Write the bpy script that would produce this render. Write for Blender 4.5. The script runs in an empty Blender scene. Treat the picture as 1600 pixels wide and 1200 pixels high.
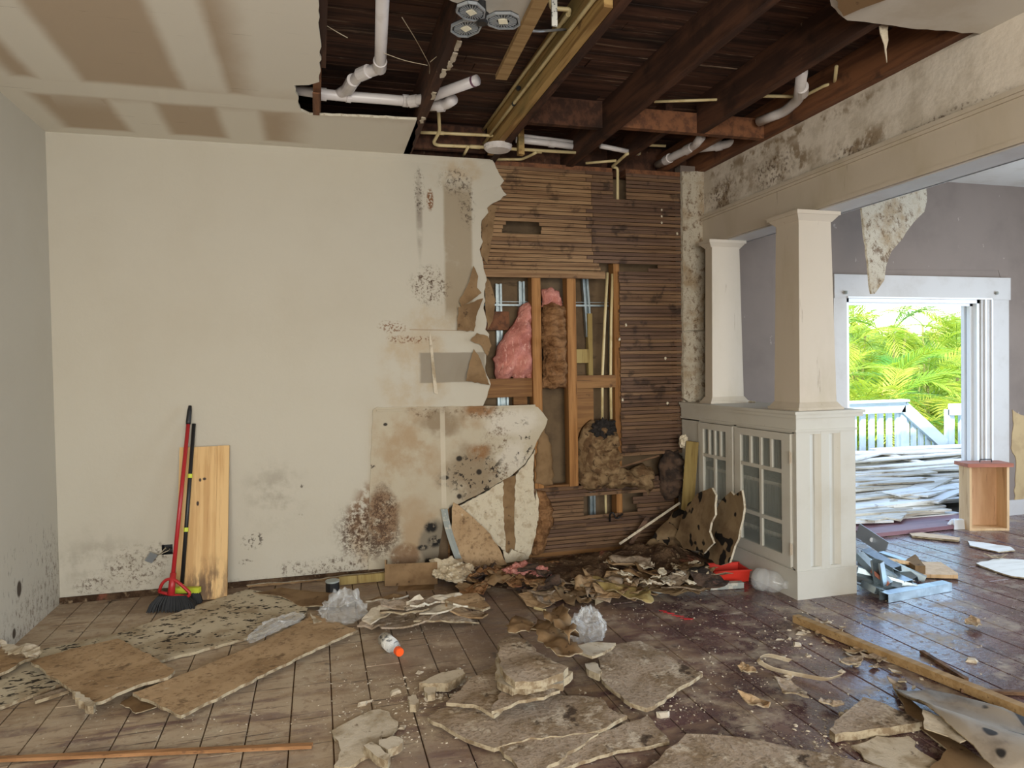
import bpy, bmesh, math, random
from mathutils import Vector, Matrix, noise
from mathutils.geometry import delaunay_2d_cdt
random.seed(11)
SC = bpy.context.scene
COL = SC.collection
PI = math.pi

# ------------------------------------------------------------------ camera
CAM = Vector((1.4789, -4.6453, 1.3296)); YAW, PIT, ROL, FPX = .2697, -.0222, -.0173, 1098.9
_f = Vector((math.sin(YAW)*math.cos(PIT), math.cos(YAW)*math.cos(PIT), math.sin(PIT)))
_r0 = Vector((math.cos(YAW), -math.sin(YAW), 0)); _u0 = _r0.cross(_f)
_r = math.cos(ROL)*_r0 + math.sin(ROL)*_u0
_u = math.cos(ROL)*_u0 - math.sin(ROL)*_r0
cd = bpy.data.cameras.new('camera'); co = bpy.data.objects.new('camera', cd); COL.objects.link(co)
cd.sensor_width = 36; cd.lens = FPX/1600*36; cd.clip_start = .02
mw = Matrix((_r, _u, -_f)).transposed().to_4x4(); mw.translation = CAM
co.matrix_world = mw
SC.camera = co

def ray(px, py): return _f + _r*((px-800)/FPX) - _u*((py-600)/FPX)
def on(px, py, ax, v):
    d = ray(px, py); return CAM + d*((v-CAM[ax])/d[ax])
def oX(px, py, v): return on(px, py, 0, v)
def oY(px, py, v=0.0): return on(px, py, 1, v)
def oZ(px, py, v=0.0): return on(px, py, 2, v)

def c(r, g, b):
    def l(v):
        v /= 255.0
        return v/12.92 if v <= .04045 else ((v+.055)/1.055)**2.4
    return (l(r), l(g), l(b), 1)

# ------------------------------------------------------------------ world, sun, window light, exposure
w = bpy.data.worlds.new('sky'); SC.world = w; w.use_nodes = True
nt = w.node_tree; nt.nodes.clear()
sk = nt.nodes.new('ShaderNodeTexSky'); sk.sky_type = 'NISHITA'; sk.sun_disc = False
sk.sun_elevation = math.radians(52); sk.sun_rotation = math.radians(215); sk.air_density = 1.2; sk.dust_density = 2.0
bg = nt.nodes.new('ShaderNodeBackground'); bg.inputs[1].default_value = .85
wo = nt.nodes.new('ShaderNodeOutputWorld')
nt.links.new(sk.outputs[0], bg.inputs[0]); nt.links.new(bg.outputs[0], wo.inputs[0])
def light(name, kind, loc, direction, energy, color, size=None, angle=None):
    l = bpy.data.lights.new(name, kind); o = bpy.data.objects.new(name, l); COL.objects.link(o)
    o.location = loc; o.rotation_euler = Vector(direction).to_track_quat('-Z', 'Y').to_euler()
    l.energy = energy; l.color = color
    if size: l.shape = 'RECTANGLE'; l.size, l.size_y = size
    if angle: l.angle = angle
    return o
light('sun_offscreen', 'SUN', (-6, -8, 20), (.50, .62, -.85), 8.5, (1, .95, .84), angle=.012)
light('window_front_offscreen', 'AREA', (1.75, -7.05, 1.45), (0, 1, 0), 320, (1, .965, .90), (3.26, 1.7))
light('window_side_offscreen', 'AREA', (8.25, -3.0, 1.35), (-1, 0, 0), 270, (.68, .82, 1), (3.6, 1.7))
SC.view_settings.view_transform = 'Standard'; SC.view_settings.look = 'None'
SC.view_settings.gamma = 1; SC.view_settings.use_curve_mapping = False
SC.view_settings.exposure = -.32
SC.cycles.use_denoising = True
SC.cycles.max_bounces = 7; SC.cycles.diffuse_bounces = 4; SC.cycles.glossy_bounces = 3
SC.cycles.transmission_bounces = 6; SC.cycles.transparent_max_bounces = 8
SC.cycles.caustics_reflective = False; SC.cycles.caustics_refractive = False

# ------------------------------------------------------------------ materials
def mat(name, base, rough=.8, layers=(), bump=None, metal=0, coord='obj', spec=.5, rough2=None, alpha=None, trans=0, emit=None, sub=None):
    """layers: dicts c=colour, n=noise scale (number or xyz), lo, hi, f, d=detail, at=[(centre, radii)], also 'soft'"""
    m = bpy.data.materials.new(name); m.use_nodes = True
    t = m.node_tree; N = t.nodes; L = t.links
    b = N['Principled BSDF']; b.inputs['Roughness'].default_value = rough; b.inputs['Metallic'].default_value = metal
    b.inputs['Specular IOR Level'].default_value = spec
    b.inputs['Base Color'].default_value = base
    if alpha is not None: b.inputs['Alpha'].default_value = alpha
    if trans: b.inputs['Transmission Weight'].default_value = trans
    if sub: b.inputs['Subsurface Weight'].default_value = sub
    if coord == 'obj': src = N.new('ShaderNodeTexCoord').outputs['Object']
    else: src = N.new('ShaderNodeNewGeometry').outputs['Position']
    def nz(sc, detail=4, ro=.6):
        n = N.new('ShaderNodeTexNoise'); n.inputs['Detail'].default_value = detail; n.inputs['Roughness'].default_value = ro
        if isinstance(sc, (int, float)):
            n.inputs['Scale'].default_value = sc; L.new(src, n.inputs['Vector'])
        else:
            mp = N.new('ShaderNodeMapping'); mp.inputs['Scale'].default_value = sc; L.new(src, mp.inputs['Vector'])
            n.inputs['Scale'].default_value = 1; L.new(mp.outputs[0], n.inputs['Vector'])
        return n.outputs['Fac']
    def math_(op, a, bb, clamp=False):
        q = N.new('ShaderNodeMath'); q.operation = op; q.use_clamp = clamp
        for i, v in enumerate((a, bb)):
            if isinstance(v, (int, float)): q.inputs[i].default_value = v
            else: L.new(v, q.inputs[i])
        return q.outputs[0]
    def mr(v, lo, hi):
        q = N.new('ShaderNodeMapRange'); q.interpolation_type = 'SMOOTHSTEP'
        q.inputs['From Min'].default_value = lo; q.inputs['From Max'].default_value = hi
        L.new(v, q.inputs['Value']); return q.outputs[0]
    cur = None; rmask = None
    for ly in layers:
        k = None
        if ly.get('n') is not None:
            k = mr(nz(ly['n'], ly.get('d', 5), ly.get('ro', .62)), ly.get('lo', .45), ly.get('hi', .6))
        if ly.get('at'):
            e = None
            wob = nz(ly.get('w', 7), 4)
            for (cc, rr) in ly['at']:
                s = N.new('ShaderNodeVectorMath'); s.operation = 'SUBTRACT'; L.new(src, s.inputs[0]); s.inputs[1].default_value = cc
                q = N.new('ShaderNodeVectorMath'); q.operation = 'DIVIDE'; L.new(s.outputs[0], q.inputs[0]); q.inputs[1].default_value = rr
                if ly.get('box'):
                    ab = N.new('ShaderNodeVectorMath'); ab.operation = 'ABSOLUTE'; L.new(q.outputs[0], ab.inputs[0])
                    sx_ = N.new('ShaderNodeSeparateXYZ'); L.new(ab.outputs[0], sx_.inputs[0])
                    lv = math_('MAXIMUM', math_('MAXIMUM', sx_.outputs[0], sx_.outputs[1]), sx_.outputs[2])
                else:
                    ln = N.new('ShaderNodeVectorMath'); ln.operation = 'LENGTH'; L.new(q.outputs[0], ln.inputs[0]); lv = ln.outputs['Value']
                v = math_('ADD', lv, math_('MULTIPLY', math_('SUBTRACT', wob, .5), ly.get('wob', 1.2)))
                sf = ly.get('soft', .5)
                v = math_('SUBTRACT', 1.0, mr(v, 1-sf, 1+.3*sf))
                e = v if e is None else math_('MAXIMUM', e, v)
            k = e if k is None else math_('MULTIPLY', k, e)
        k = math_('MULTIPLY', k, ly.get('f', 1.0), True)
        mx = N.new('ShaderNodeMix'); mx.data_type = 'RGBA'
        L.new(k, mx.inputs['Factor'])
        if cur is None: mx.inputs['A'].default_value = base
        else: L.new(cur, mx.inputs['A'])
        mx.inputs['B'].default_value = ly['c']
        cur = mx.outputs['Result']
        if ly.get('r') is not None:
            if rmask is None: prev = rough
            else: prev = rmask
            mm = N.new('ShaderNodeMix'); mm.data_type = 'FLOAT'; L.new(k, mm.inputs['Factor'])
            if isinstance(prev, (int, float)): mm.inputs['A'].default_value = prev
            else: L.new(prev, mm.inputs['A'])
            mm.inputs['B'].default_value = ly['r']; rmask = mm.outputs['Result']
    if cur is not None: L.new(cur, b.inputs['Base Color'])
    if rmask is not None: L.new(rmask, b.inputs['Roughness'])
    if bump:
        bn = N.new('ShaderNodeBump'); bn.inputs['Distance'].default_value = bump[1]; bn.inputs['Strength'].default_value = bump[2] if len(bump) > 2 else .6
        L.new(nz(bump[0], 5), bn.inputs['Height']); L.new(bn.outputs[0], b.inputs['Normal'])
    return m

def spot(px, py, rx, ry, y=0.0, ax=1):
    """an ellipse on a wall: centre and radii in metres from photo pixels"""
    P = on(px, py, ax, y); Q = on(px+rx, py, ax, y); S = on(px, py+ry, ax, y)
    r = [.5, .5, .5]
    o = 0 if ax == 1 else 1
    r[o] = abs(Q[o]-P[o]); r[2] = abs(S[2]-P[2]); r[ax] = 5
    return (tuple(P), tuple(r))

WHT = c(203, 194, 172)
DK = c(62, 46, 34); BR = c(120, 92, 62); GR = c(140, 130, 115); BK = c(26, 23, 21)
m_wall = mat('back_wall_paint', c(187, 180, 165), .75, coord='pos', spec=.25, layers=[
    dict(c=c(179, 170, 153), n=1.6, lo=.4, hi=.75, f=.45),
    dict(c=c(172, 148, 114), n=5, lo=.36, hi=.62, f=.6, at=[spot(650, 575, 60, 75), spot(690, 500, 60, 25), spot(620, 720, 45, 75), spot(610, 850, 70, 60), spot(715, 270, 40, 30)]),
    dict(c=c(150, 135, 112), n=4, lo=.2, hi=.45, f=.9, at=[spot(716, 390, 23, 108)], soft=.2, wob=.16, box=1),
    dict(c=c(140, 130, 115), n=4, lo=.2, hi=.45, f=.9, at=[spot(708, 574, 52, 24)], soft=.08, wob=.1, box=1),
    dict(c=c(138, 128, 115), n=7, lo=.3, hi=.6, f=.85, at=[spot(655, 335, 6, 75)], soft=.6, wob=.5),
    dict(c=c(112, 80, 52), n=30, lo=.5, hi=.58, f=.88, d=9, ro=.85, at=[spot(671, 446, 30, 28)], soft=.4, wob=.4),
    dict(c=DK, n=30, lo=.5, hi=.58, f=.88, d=9, ro=.85, at=[spot(671, 446, 34, 32), spot(655, 300, 9, 42), spot(712, 285, 28, 24), spot(730, 320, 14, 38)], soft=.5, wob=.7),
    dict(c=c(116, 74, 42), n=60, lo=.42, hi=.52, f=.95, at=[spot(672, 312, 6, 18)], soft=.4, wob=.5),
    dict(c=c(120, 84, 58), n=60, lo=.5, hi=.58, f=.9, at=[spot(615, 511, 22, 10), spot(640, 530, 40, 7)], soft=.5),
    dict(c=c(128, 100, 74), n=18, lo=.38, hi=.55, f=.9, at=[spot(585, 808, 46, 55), spot(640, 860, 30, 30)], soft=.3, wob=.5),
    dict(c=c(72, 50, 35), n=36, lo=.46, hi=.54, f=.88, d=9, ro=.85, at=[spot(548, 835, 24, 42), spot(600, 800, 26, 48), spot(575, 830, 55, 50)], soft=.6, wob=.8),
    dict(c=c(74, 54, 40), n=30, lo=.5, hi=.58, f=.88, d=9, ro=.85, at=[spot(210, 890, 55, 38), spot(245, 870, 20, 25), spot(455, 890, 28, 14), spot(540, 885, 90, 20), spot(150, 915, 40, 18), spot(300, 925, 300, 14)], soft=.6, wob=.9),
    dict(c=GR, n=8, lo=.4, hi=.65, f=.55, at=[spot(150, 880, 80, 60), spot(430, 770, 50, 60)], soft=.9, wob=.8),
    dict(c=c(70, 60, 52), n=40, lo=.52, hi=.6, f=.8, at=[spot(395, 845, 20, 14), spot(383, 878, 12, 5), spot(472, 760, 5, 4), spot(470, 805, 5, 4)], soft=.5),
    ], bump=(25, .004, .35))
m_low = mat('old_board_paint', c(180, 169, 148), .75, coord='pos', spec=.25, layers=[
    dict(c=c(160, 134, 102), n=4, lo=.36, hi=.6, f=.8, at=[spot(640, 700, 75, 80), spot(720, 670, 60, 40), spot(640, 830, 60, 70), spot(745, 705, 22, 22)], soft=.8),
    dict(c=c(134, 116, 92), n=5, lo=.3, hi=.5, f=.85, at=[spot(735, 740, 45, 55), spot(690, 660, 40, 25)], soft=.5),
    dict(c=c(200, 192, 178), n=6, lo=.35, hi=.5, f=.9, at=[spot(800, 660, 50, 25), spot(800, 715, 32, 32)], soft=.6),
    dict(c=c(132, 92, 54), n=9, lo=.35, hi=.55, f=.9, at=[spot(748, 705, 20, 16), spot(750, 640, 25, 12)], soft=.5),
    dict(c=c(104, 82, 60), n=30, lo=.5, hi=.58, f=.88, d=9, ro=.85, at=[spot(775, 685, 26, 38), spot(785, 735, 30, 20), spot(690, 640, 60, 9), spot(660, 650, 16, 9), spot(760, 645, 45, 12), spot(630, 870, 35, 22), spot(580, 830, 50, 55)], soft=.6, wob=.7),
    dict(c=c(40, 32, 27), n=28, lo=.55, hi=.6, f=.95, at=[spot(745, 745, 55, 50), spot(815, 690, 16, 40), spot(775, 665, 8, 6), spot(805, 665, 7, 6), spot(582, 730, 5, 6)], soft=.5),
    dict(c=c(128, 100, 74), n=14, lo=.34, hi=.5, f=.9, at=[spot(598, 806, 28, 50), spot(632, 868, 26, 22)], soft=.3, wob=.4),
    dict(c=c(34, 28, 24), n=14, lo=.2, hi=.3, f=.95, at=[spot(717, 716, 6, 5), spot(717, 775, 5, 5), spot(695, 746, 7, 4), spot(748, 737, 5, 5), spot(602, 663, 4, 3)], soft=.4, wob=.9),
    dict(c=c(72, 50, 35), n=36, lo=.46, hi=.54, f=.88, d=9, ro=.85, at=[spot(600, 800, 26, 48), spot(590, 830, 40, 50)], soft=.5, wob=.8),
    dict(c=c(206, 196, 176), n=3, lo=.2, hi=.4, f=.55, at=[spot(692, 715, 4, 80)], box=1, soft=.2, wob=.2),
    dict(c=c(122, 112, 96), n=4, lo=.2, hi=.4, f=.95, at=[spot(680, 850, 28, 40)], soft=.25, wob=.4),
    dict(c=c(22, 20, 18), n=24, lo=.38, hi=.5, f=.98, at=[spot(672, 824, 11, 9), spot(679, 846, 12, 10), spot(660, 855, 10, 5), spot(668, 876, 8, 6), spot(690, 875, 6, 12), spot(705, 800, 6, 14)], soft=.5, wob=1.0),
], bump=(35, .004, .4))
m_left = mat('side_wall_paint', c(187, 180, 165), .75, coord='pos', spec=.25, layers=[
    dict(c=c(179, 170, 153), n=1.6, lo=.4, hi=.75, f=.45),
    dict(c=c(86, 60, 46), n=(34, 34, 18), lo=.51, hi=.59, f=.85, d=9, ro=.85, at=[((0, -.3, .08), (5, .6, .17)), ((0, -.12, .2), (5, .16, .3))], soft=.7, wob=.8),
    dict(c=c(70, 60, 50), n=(30, 30, 10), lo=.56, hi=.62, f=.7, d=9, ro=.8, at=[((0, -.4, .3), (5, .5, .3))], soft=.8, wob=.8),
    dict(c=c(58, 46, 36), n=20, lo=.2, hi=.35, f=.95, at=[spot(30, 920, 4, 14, 0, 0), spot(22, 990, 3, 9, 0, 0)], soft=.3, wob=.6),
], bump=(20, .004, .35))
m_ceil = mat('unpainted_ceiling_board', c(184, 165, 142), .85, coord='pos', spec=.2, layers=[
    dict(c=c(222, 215, 200), n=2.2, lo=.2, hi=.35, at=[((.75, -.72, 2.74), (8, .13, 5)), ((0, -.5, 2.74), (.16, 9, 5)), ((1.2, -.02, 2.74), (9, .1, 5)), ((.58, -.3, 2.74), (.13, .42, 5)), ((1.1, -.3, 2.74), (.13, .42, 5)),
        ((.33, -1.3, 2.74), (.12, .8, 5)), ((.98, -1.4, 2.74), (.12, .8, 5)), ((1.45, -1.4, 2.74), (.33, .8, 5)), ((1.75, -.25, 2.74), (.42, .5, 5)), ((.1, -3, 2.74), (.3, 1, 5)), ((1.2, -3, 2.74), (.3, 1, 5))], soft=.45, wob=.25, w=4, box=1),
    dict(c=c(120, 108, 92), n=(3, 60, 1), lo=.68, hi=.71, f=.4),
], bump=(14, .003, .3))
m_ceil2 = mat('white_ceiling_board', c(206, 200, 190), .8, spec=.2, layers=[dict(c=c(180, 168, 150), n=3, lo=.45, hi=.7, f=.5)])
m_gyp = mat('gypsum_core', c(206, 198, 180), .95, layers=[dict(c=c(150, 130, 104), n=30, lo=.45, hi=.65, f=.7)], bump=(80, .004), spec=.1)
m_gypd = mat('dirty_gypsum_core', c(172, 158, 132), .95, layers=[dict(c=c(120, 100, 76), n=26, lo=.42, hi=.62, f=.85)], bump=(80, .004), spec=.1)
m_dirt = mat('dark_debris_dirt', c(96, 76, 58), .95, spec=.1, coord='pos', layers=[dict(c=c(60, 44, 33), n=9, lo=.4, hi=.6, f=.9), dict(c=c(150, 130, 104), n=24, lo=.58, hi=.68, f=.8), dict(c=c(150, 92, 74), n=7, lo=.6, hi=.7, f=.6)], bump=(50, .02, 1))
m_paper = mat('brown_paper', c(136, 110, 80), .85, spec=.15, layers=[dict(c=c(104, 80, 55), n=5, lo=.42, hi=.65, f=.8), dict(c=c(60, 44, 32), n=22, lo=.62, hi=.7, f=.7)], bump=(30, .003))
m_sheet_br = mat('drywall_back_paper', c(178, 150, 116), .85, spec=.15, layers=[dict(c=c(146, 118, 86), n=3.5, lo=.4, hi=.65, f=.85), dict(c=c(84, 64, 48), n=(14, 22, 14), lo=.58, hi=.68, f=.7), dict(c=c(122, 98, 72), n=40, lo=.5, hi=.66, f=.6), dict(c=c(190, 176, 152), n=26, lo=.66, hi=.72, f=.7)], bump=(40, .003))
m_sheet_mold = mat('mouldy_drywall_face', c(196, 184, 160), .85, spec=.15, layers=[dict(c=c(140, 120, 92), n=3, lo=.42, hi=.65, f=.8), dict(c=c(40, 35, 31), n=(22, 40, 30), lo=.57, hi=.62, f=.95, d=2)], bump=(40, .003))
m_sheet_gr = mat('dusty_drywall_face', c(162, 145, 126), .9, spec=.15, layers=[dict(c=c(126, 106, 82), n=6, lo=.42, hi=.62, f=.9), dict(c=c(194, 180, 160), n=12, lo=.53, hi=.66, f=.8), dict(c=c(110, 92, 72), n=60, lo=.5, hi=.64, f=.6), dict(c=c(56, 43, 34), n=9, lo=.61, hi=.68, f=.85)], bump=(30, .009, .9))
m_sheet_wh = mat('broken_plaster', c(200, 188, 168), .92, spec=.15, layers=[dict(c=c(150, 132, 104), n=8, lo=.45, hi=.65, f=.8), dict(c=c(90, 72, 54), n=30, lo=.62, hi=.7, f=.6)], bump=(60, .005))
m_plaster = mat('textured_plaster', c(208, 197, 174), .9, coord='pos', spec=.15, layers=[dict(c=c(168, 148, 120), n=14, lo=.5, hi=.66, f=.7), dict(c=c(88, 70, 52), n=60, lo=.62, hi=.68, f=.7)], bump=(45, .012, .9))
m_spot = mat('spotted_board', c(124, 104, 78), .85, coord='pos', spec=.15, layers=[dict(c=c(92, 72, 52), n=5, lo=.42, hi=.65, f=.8), dict(c=c(20, 18, 17), n=9, lo=.575, hi=.605, f=.97, d=1.5)], bump=(40, .003))
m_bspot = mat('black_spotted_plastic_sheet', c(150, 138, 122), .6, layers=[dict(c=c(100, 86, 72), n=4, lo=.45, hi=.65, f=.8), dict(c=c(24, 22, 21), n=7, lo=.62, hi=.65, f=.97, d=1)], bump=(25, .003))
m_mold_pl = mat('mouldy_plaster', c(182, 173, 156), .9, coord='pos', spec=.15, layers=[dict(c=c(146, 124, 94), n=5, lo=.45, hi=.66, f=.8), dict(c=c(96, 72, 50), n=(20, 20, 14), lo=.51, hi=.6, f=.8, d=9, ro=.82), dict(c=c(70, 54, 42), n=120, lo=.58, hi=.68, f=.6)], bump=(30, .006))
m_header = mat('damp_header_plaster', c(214, 204, 190), .85, coord='pos', spec=.2, layers=[
    dict(c=c(172, 160, 142), n=4, lo=.42, hi=.62, f=.6),
    dict(c=c(132, 112, 86), n=10, lo=.45, hi=.6, f=.85, at=[((4.26, -.35, 2.52), (5, .35, .16)), ((4.26, -1.0, 2.55), (5, .3, .18)), ((4.26, -1.55, 2.48), (5, .3, .08)), ((4.26, -.9, 2.7), (5, 1.1, .05))], soft=.7),
    dict(c=c(84, 62, 46), n=46, lo=.48, hi=.62, f=.8, d=8, at=[((4.26, -.2, 2.52), (5, .24, .13)), ((4.26, -.8, 2.53), (5, .25, .13)), ((4.26, -1.5, 2.46), (5, .2, .05)), ((4.26, -2.1, 2.44), (5, .3, .03))], soft=.7)], bump=(18, .008, .5))
m_trim = mat('cream_trim_paint', c(190, 178, 161), .5, spec=.4, layers=[dict(c=c(168, 155, 130), n=(3, 3, 1.2), lo=.45, hi=.7, f=.5), dict(c=c(106, 84, 60), n=(30, 30, 2.5), lo=.66, hi=.72, f=.55)])
m_white = mat('white_cabinet_paint', c(190, 186, 175), .5, spec=.4, layers=[dict(c=c(172, 164, 148), n=3, lo=.42, hi=.7, f=.5), dict(c=c(112, 90, 66), n=40, lo=.7, hi=.75, f=.7)])
m_cabin = mat('cabinet_inside_paint', c(172, 167, 154), .7, layers=[dict(c=c(146, 139, 124), n=(60, 60, 2), lo=.5, hi=.6, f=.8)])
m_grey = mat('grey_purple_paint', c(126, 113, 104), .7, coord='pos', spec=.25, layers=[dict(c=c(112, 100, 92), n=2, lo=.4, hi=.7, f=.7), dict(c=c(172, 162, 152), n=(14, 14, 9), lo=.66, hi=.69, f=.55), dict(c=c(84, 66, 54), n=8, lo=.45, hi=.6, f=.8, at=[((4.98, 0, 2.2), (.09, 5, .5))])])
m_casing = mat('white_door_casing', c(186, 182, 178), .5, spec=.4, layers=[dict(c=c(168, 160, 152), n=4, lo=.45, hi=.7, f=.5)])
m_tan = mat('bare_tan_board', c(176, 152, 112), .9, layers=[dict(c=c(156, 132, 96), n=6, lo=.45, hi=.65, f=.7)])
m_vinyl = mat('white_vinyl', c(226, 229, 232), .35)

def wood(name, a, b, dark, axis=1, rough=.75, g=26, spots=.62, spotf=.75, pos=False, spec=.3):
    s = [g, g, g]; s[axis] = 1.3
    s2 = [g*2.6]*3; s2[axis] = 3
    return mat(name, a, rough, spec=spec, coord='pos' if pos else 'obj', layers=[dict(c=b, n=tuple(s), lo=.38, hi=.62, f=.9), dict(c=dark, n=tuple(s2), lo=.58, hi=.7, f=.75), dict(c=dark, n=9, lo=spots, hi=spots+.1, f=spotf)], bump=(tuple(s), .003, .5))
m_deck = wood('dark_roof_board', c(66, 44, 34), c(42, 27, 21), c(22, 14, 11), 0, .8, 22, .56, .7)
m_deckst = mat('weathered_roof_board', c(84, 56, 43), .8, coord='pos', spec=.3, layers=[dict(c=c(48, 31, 24), n=(1.5, 26, 9), lo=.4, hi=.62, f=.95), dict(c=c(150, 128, 108), n=(2.2, 46, 9), lo=.57, hi=.68, f=.8, d=8), dict(c=c(24, 15, 12), n=(1.2, 6, 6), lo=.5, hi=.66, f=.8)])
m_joist = mat('dark_joist_wood', c(84, 54, 38), .8, coord='pos', spec=.3, layers=[dict(c=c(52, 32, 23), n=(20, 1.6, 16), lo=.38, hi=.6, f=.9), dict(c=c(150, 128, 108), n=(30, 14, 5), lo=.69, hi=.74, f=.6), dict(c=c(32, 20, 15), n=4, lo=.5, hi=.7, f=.7)], bump=((20, 2, 20), .004))
m_joist_br = mat('brown_joist_wood', c(122, 78, 48), .75, coord='pos', layers=[dict(c=c(84, 50, 30), n=(20, 1.5, 20), lo=.4, hi=.62, f=.9), dict(c=c(44, 27, 18), n=5, lo=.55, hi=.7, f=.7)])
m_newjoist = mat('new_pine_joist', c(176, 143, 88), .7, coord='pos', layers=[dict(c=c(132, 98, 52), n=(14, 1.1, 26), lo=.44, hi=.56, f=.9, d=3), dict(c=c(110, 104, 62), n=(3, 1.2, 5), lo=.48, hi=.65, f=.6), dict(c=c(80, 52, 28), n=8, lo=.66, hi=.72, f=.7)])
m_lathA = wood('lath_wood_light', c(150, 119, 86), c(112, 82, 56), c(54, 37, 26), 0, .8, 40, .56, .6, pos=True)
m_lathB = wood('lath_wood_mid', c(126, 98, 73), c(92, 67, 49), c(44, 31, 23), 0, .8, 40, .56, .7, pos=True)
m_lathC = wood('lath_wood_dark', c(110, 85, 68), c(82, 60, 47), c(38, 27, 21), 0, .8, 40, .55, .7, pos=True)
m_stud = wood('stud_wood', c(164, 118, 70), c(130, 88, 48), c(62, 38, 20), 2, .75, 34, .64, .8, pos=True)
m_block = wood('blocking_wood', c(140, 102, 62), c(108, 74, 44), c(52, 33, 19), 0, .75, 30, .62, .7, pos=True)
m_pine = wood('pine_board', c(214, 176, 120), c(192, 148, 92), c(120, 78, 42), 2, .6, 22, .72, .8)
m_pine_wet = mat('stained_pine_board', c(214, 176, 120), .6, layers=[dict(c=c(190, 147, 92), n=(20, 20, 1.1), lo=.44, hi=.6, f=.85), dict(c=c(150, 104, 58), n=(50, 50, 2), lo=.6, hi=.7, f=.5),
    dict(c=c(74, 48, 28), n=(22, 22, 6), lo=.38, hi=.56, f=.9, at=[((.17, 0, .06), (.2, 5, .17))], soft=.9, wob=.9), dict(c=c(52, 32, 18), n=None, at=[((.145, 0, .705), (.012, 5, .01)), ((.11, 0, .56), (.008, 5, .015)), ((.12, 0, .70), (.008, 5, .012))], soft=.4)])
m_batten = wood('batten_wood', c(166, 136, 94), c(142, 112, 72), c(84, 60, 38), 0, .7, 26, .68, .7)
m_strip = wood('reddish_strip_wood', c(168, 124, 84), c(140, 100, 64), c(84, 56, 36), 0, .7, 30, .66, .7)
m_plyw = wood('drawer_plywood', c(206, 166, 128), c(188, 146, 108), c(150, 108, 76), 2, .5, 9, .78, .3)
m_maple = wood('drawer_side_wood', c(214, 182, 140), c(198, 162, 118), c(160, 120, 80), 2, .5, 16, .78, .3)
m_redwd = wood('drawer_front_wood', c(172, 110, 88), c(150, 90, 70), c(110, 64, 50), 0, .5, 16, .75, .4)
m_grwood = wood('greenish_treated_wood', c(164, 144, 92), c(140, 118, 70), c(90, 66, 38), 2, .75, 22, .68, .7)
m_pvc = mat('white_pvc', c(212, 206, 204), .35, spec=.5, layers=[dict(c=c(180, 170, 162), n=6, lo=.5, hi=.72, f=.6)])
m_purple = mat('purple_primer', c(120, 84, 104), .5)
m_cpvc = mat('cream_cpvc', c(206, 188, 142), .45, layers=[dict(c=c(176, 152, 104), n=9, lo=.5, hi=.7, f=.6)])
m_black = mat('black_plastic', c(26, 26, 28), .45)
m_steel = mat('galvanised_steel', c(176, 190, 196), .38, metal=.85, layers=[dict(c=c(140, 152, 158), n=12, lo=.42, hi=.65, f=.7)])
m_lstrip = mat('grey_painted_metal', c(150, 156, 152), .5, layers=[dict(c=c(204, 198, 184), n=14, lo=.52, hi=.62, f=.8)])
m_alu = mat('lamp_aluminium', c(168, 174, 180), .4, metal=.6)
m_lens = mat('lamp_lens', c(226, 220, 196), .4)
m_cav = mat('cavity_board_paper', c(112, 92, 68), .9, coord='pos', layers=[dict(c=c(84, 68, 50), n=4, lo=.4, hi=.65, f=.8), dict(c=c(50, 38, 28), n=(3, 3, 14), lo=.6, hi=.7, f=.6)])
m_dark = mat('dark_void', c(30, 22, 18), .95)
m_pink = mat('pink_fibreglass', c(204, 138, 126), .98, spec=.05, layers=[dict(c=c(164, 98, 88), n=9, lo=.42, hi=.62, f=.8, d=9), dict(c=c(228, 178, 163), n=(60, 60, 14), lo=.54, hi=.66, f=.8, d=8), dict(c=c(120, 72, 60), n=6, lo=.62, hi=.74, f=.6)], bump=(60, .012, 1))
m_batt = mat('brown_batt_facing', c(150, 112, 78), .9, spec=.1, layers=[dict(c=c(108, 76, 50), n=(9, 9, 24), lo=.42, hi=.62, f=.9), dict(c=c(56, 38, 26), n=12, lo=.58, hi=.7, f=.8), dict(c=c(196, 118, 104), n=4, lo=.62, hi=.7, f=.7)], bump=(18, .04, 1))
m_batt2 = mat('dirty_batt_facing', c(142, 118, 88), .9, spec=.1, layers=[dict(c=c(98, 74, 52), n=12, lo=.42, hi=.6, f=.9), dict(c=c(42, 31, 24), n=16, lo=.58, hi=.68, f=.85), dict(c=c(150, 96, 82), n=5, lo=.6, hi=.7, f=.6)], bump=(26, .012, 1))
m_batt3 = mat('sooty_batt', c(88, 68, 54), .95, layers=[dict(c=c(40, 31, 26), n=10, lo=.4, hi=.6, f=.9), dict(c=c(140, 96, 80), n=7, lo=.6, hi=.72, f=.8)], bump=(30, .012, 1))
m_black_fibre = mat('black_fibre', c(40, 35, 33), .98, layers=[dict(c=c(70, 58, 50), n=14, lo=.55, hi=.68, f=.7)], bump=(40, .02, 1))
m_red = mat('red_plastic', c(206, 52, 38), .4)
m_redd = mat('dark_red_metal', c(168, 36, 40), .4)
m_lime = mat('lime_plastic', c(196, 208, 62), .5)
m_bristle = mat('black_bristle', c(22, 23, 26), .7)
m_orange = mat('orange_cap', c(240, 92, 34), .4)
m_label = mat('bottle_label', c(210, 208, 200), .5, layers=[dict(c=c(60, 62, 66), n=(60, 60, 40), lo=.56, hi=.6, f=.9)])
m_clear = mat('clear_plastic', c(236, 240, 242), .12, trans=.0, alpha=.2, spec=.8)
m_bag = mat('clear_bag_film', c(225, 226, 224), .22, alpha=.24, spec=.8)
m_glass = mat('cabinet_glass', c(200, 210, 205), .05, alpha=.16, spec=.8)
m_cloth = mat('dirty_white_cloth', c(196, 182, 156), .9, layers=[dict(c=c(150, 128, 98), n=6, lo=.45, hi=.65, f=.8)])
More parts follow.
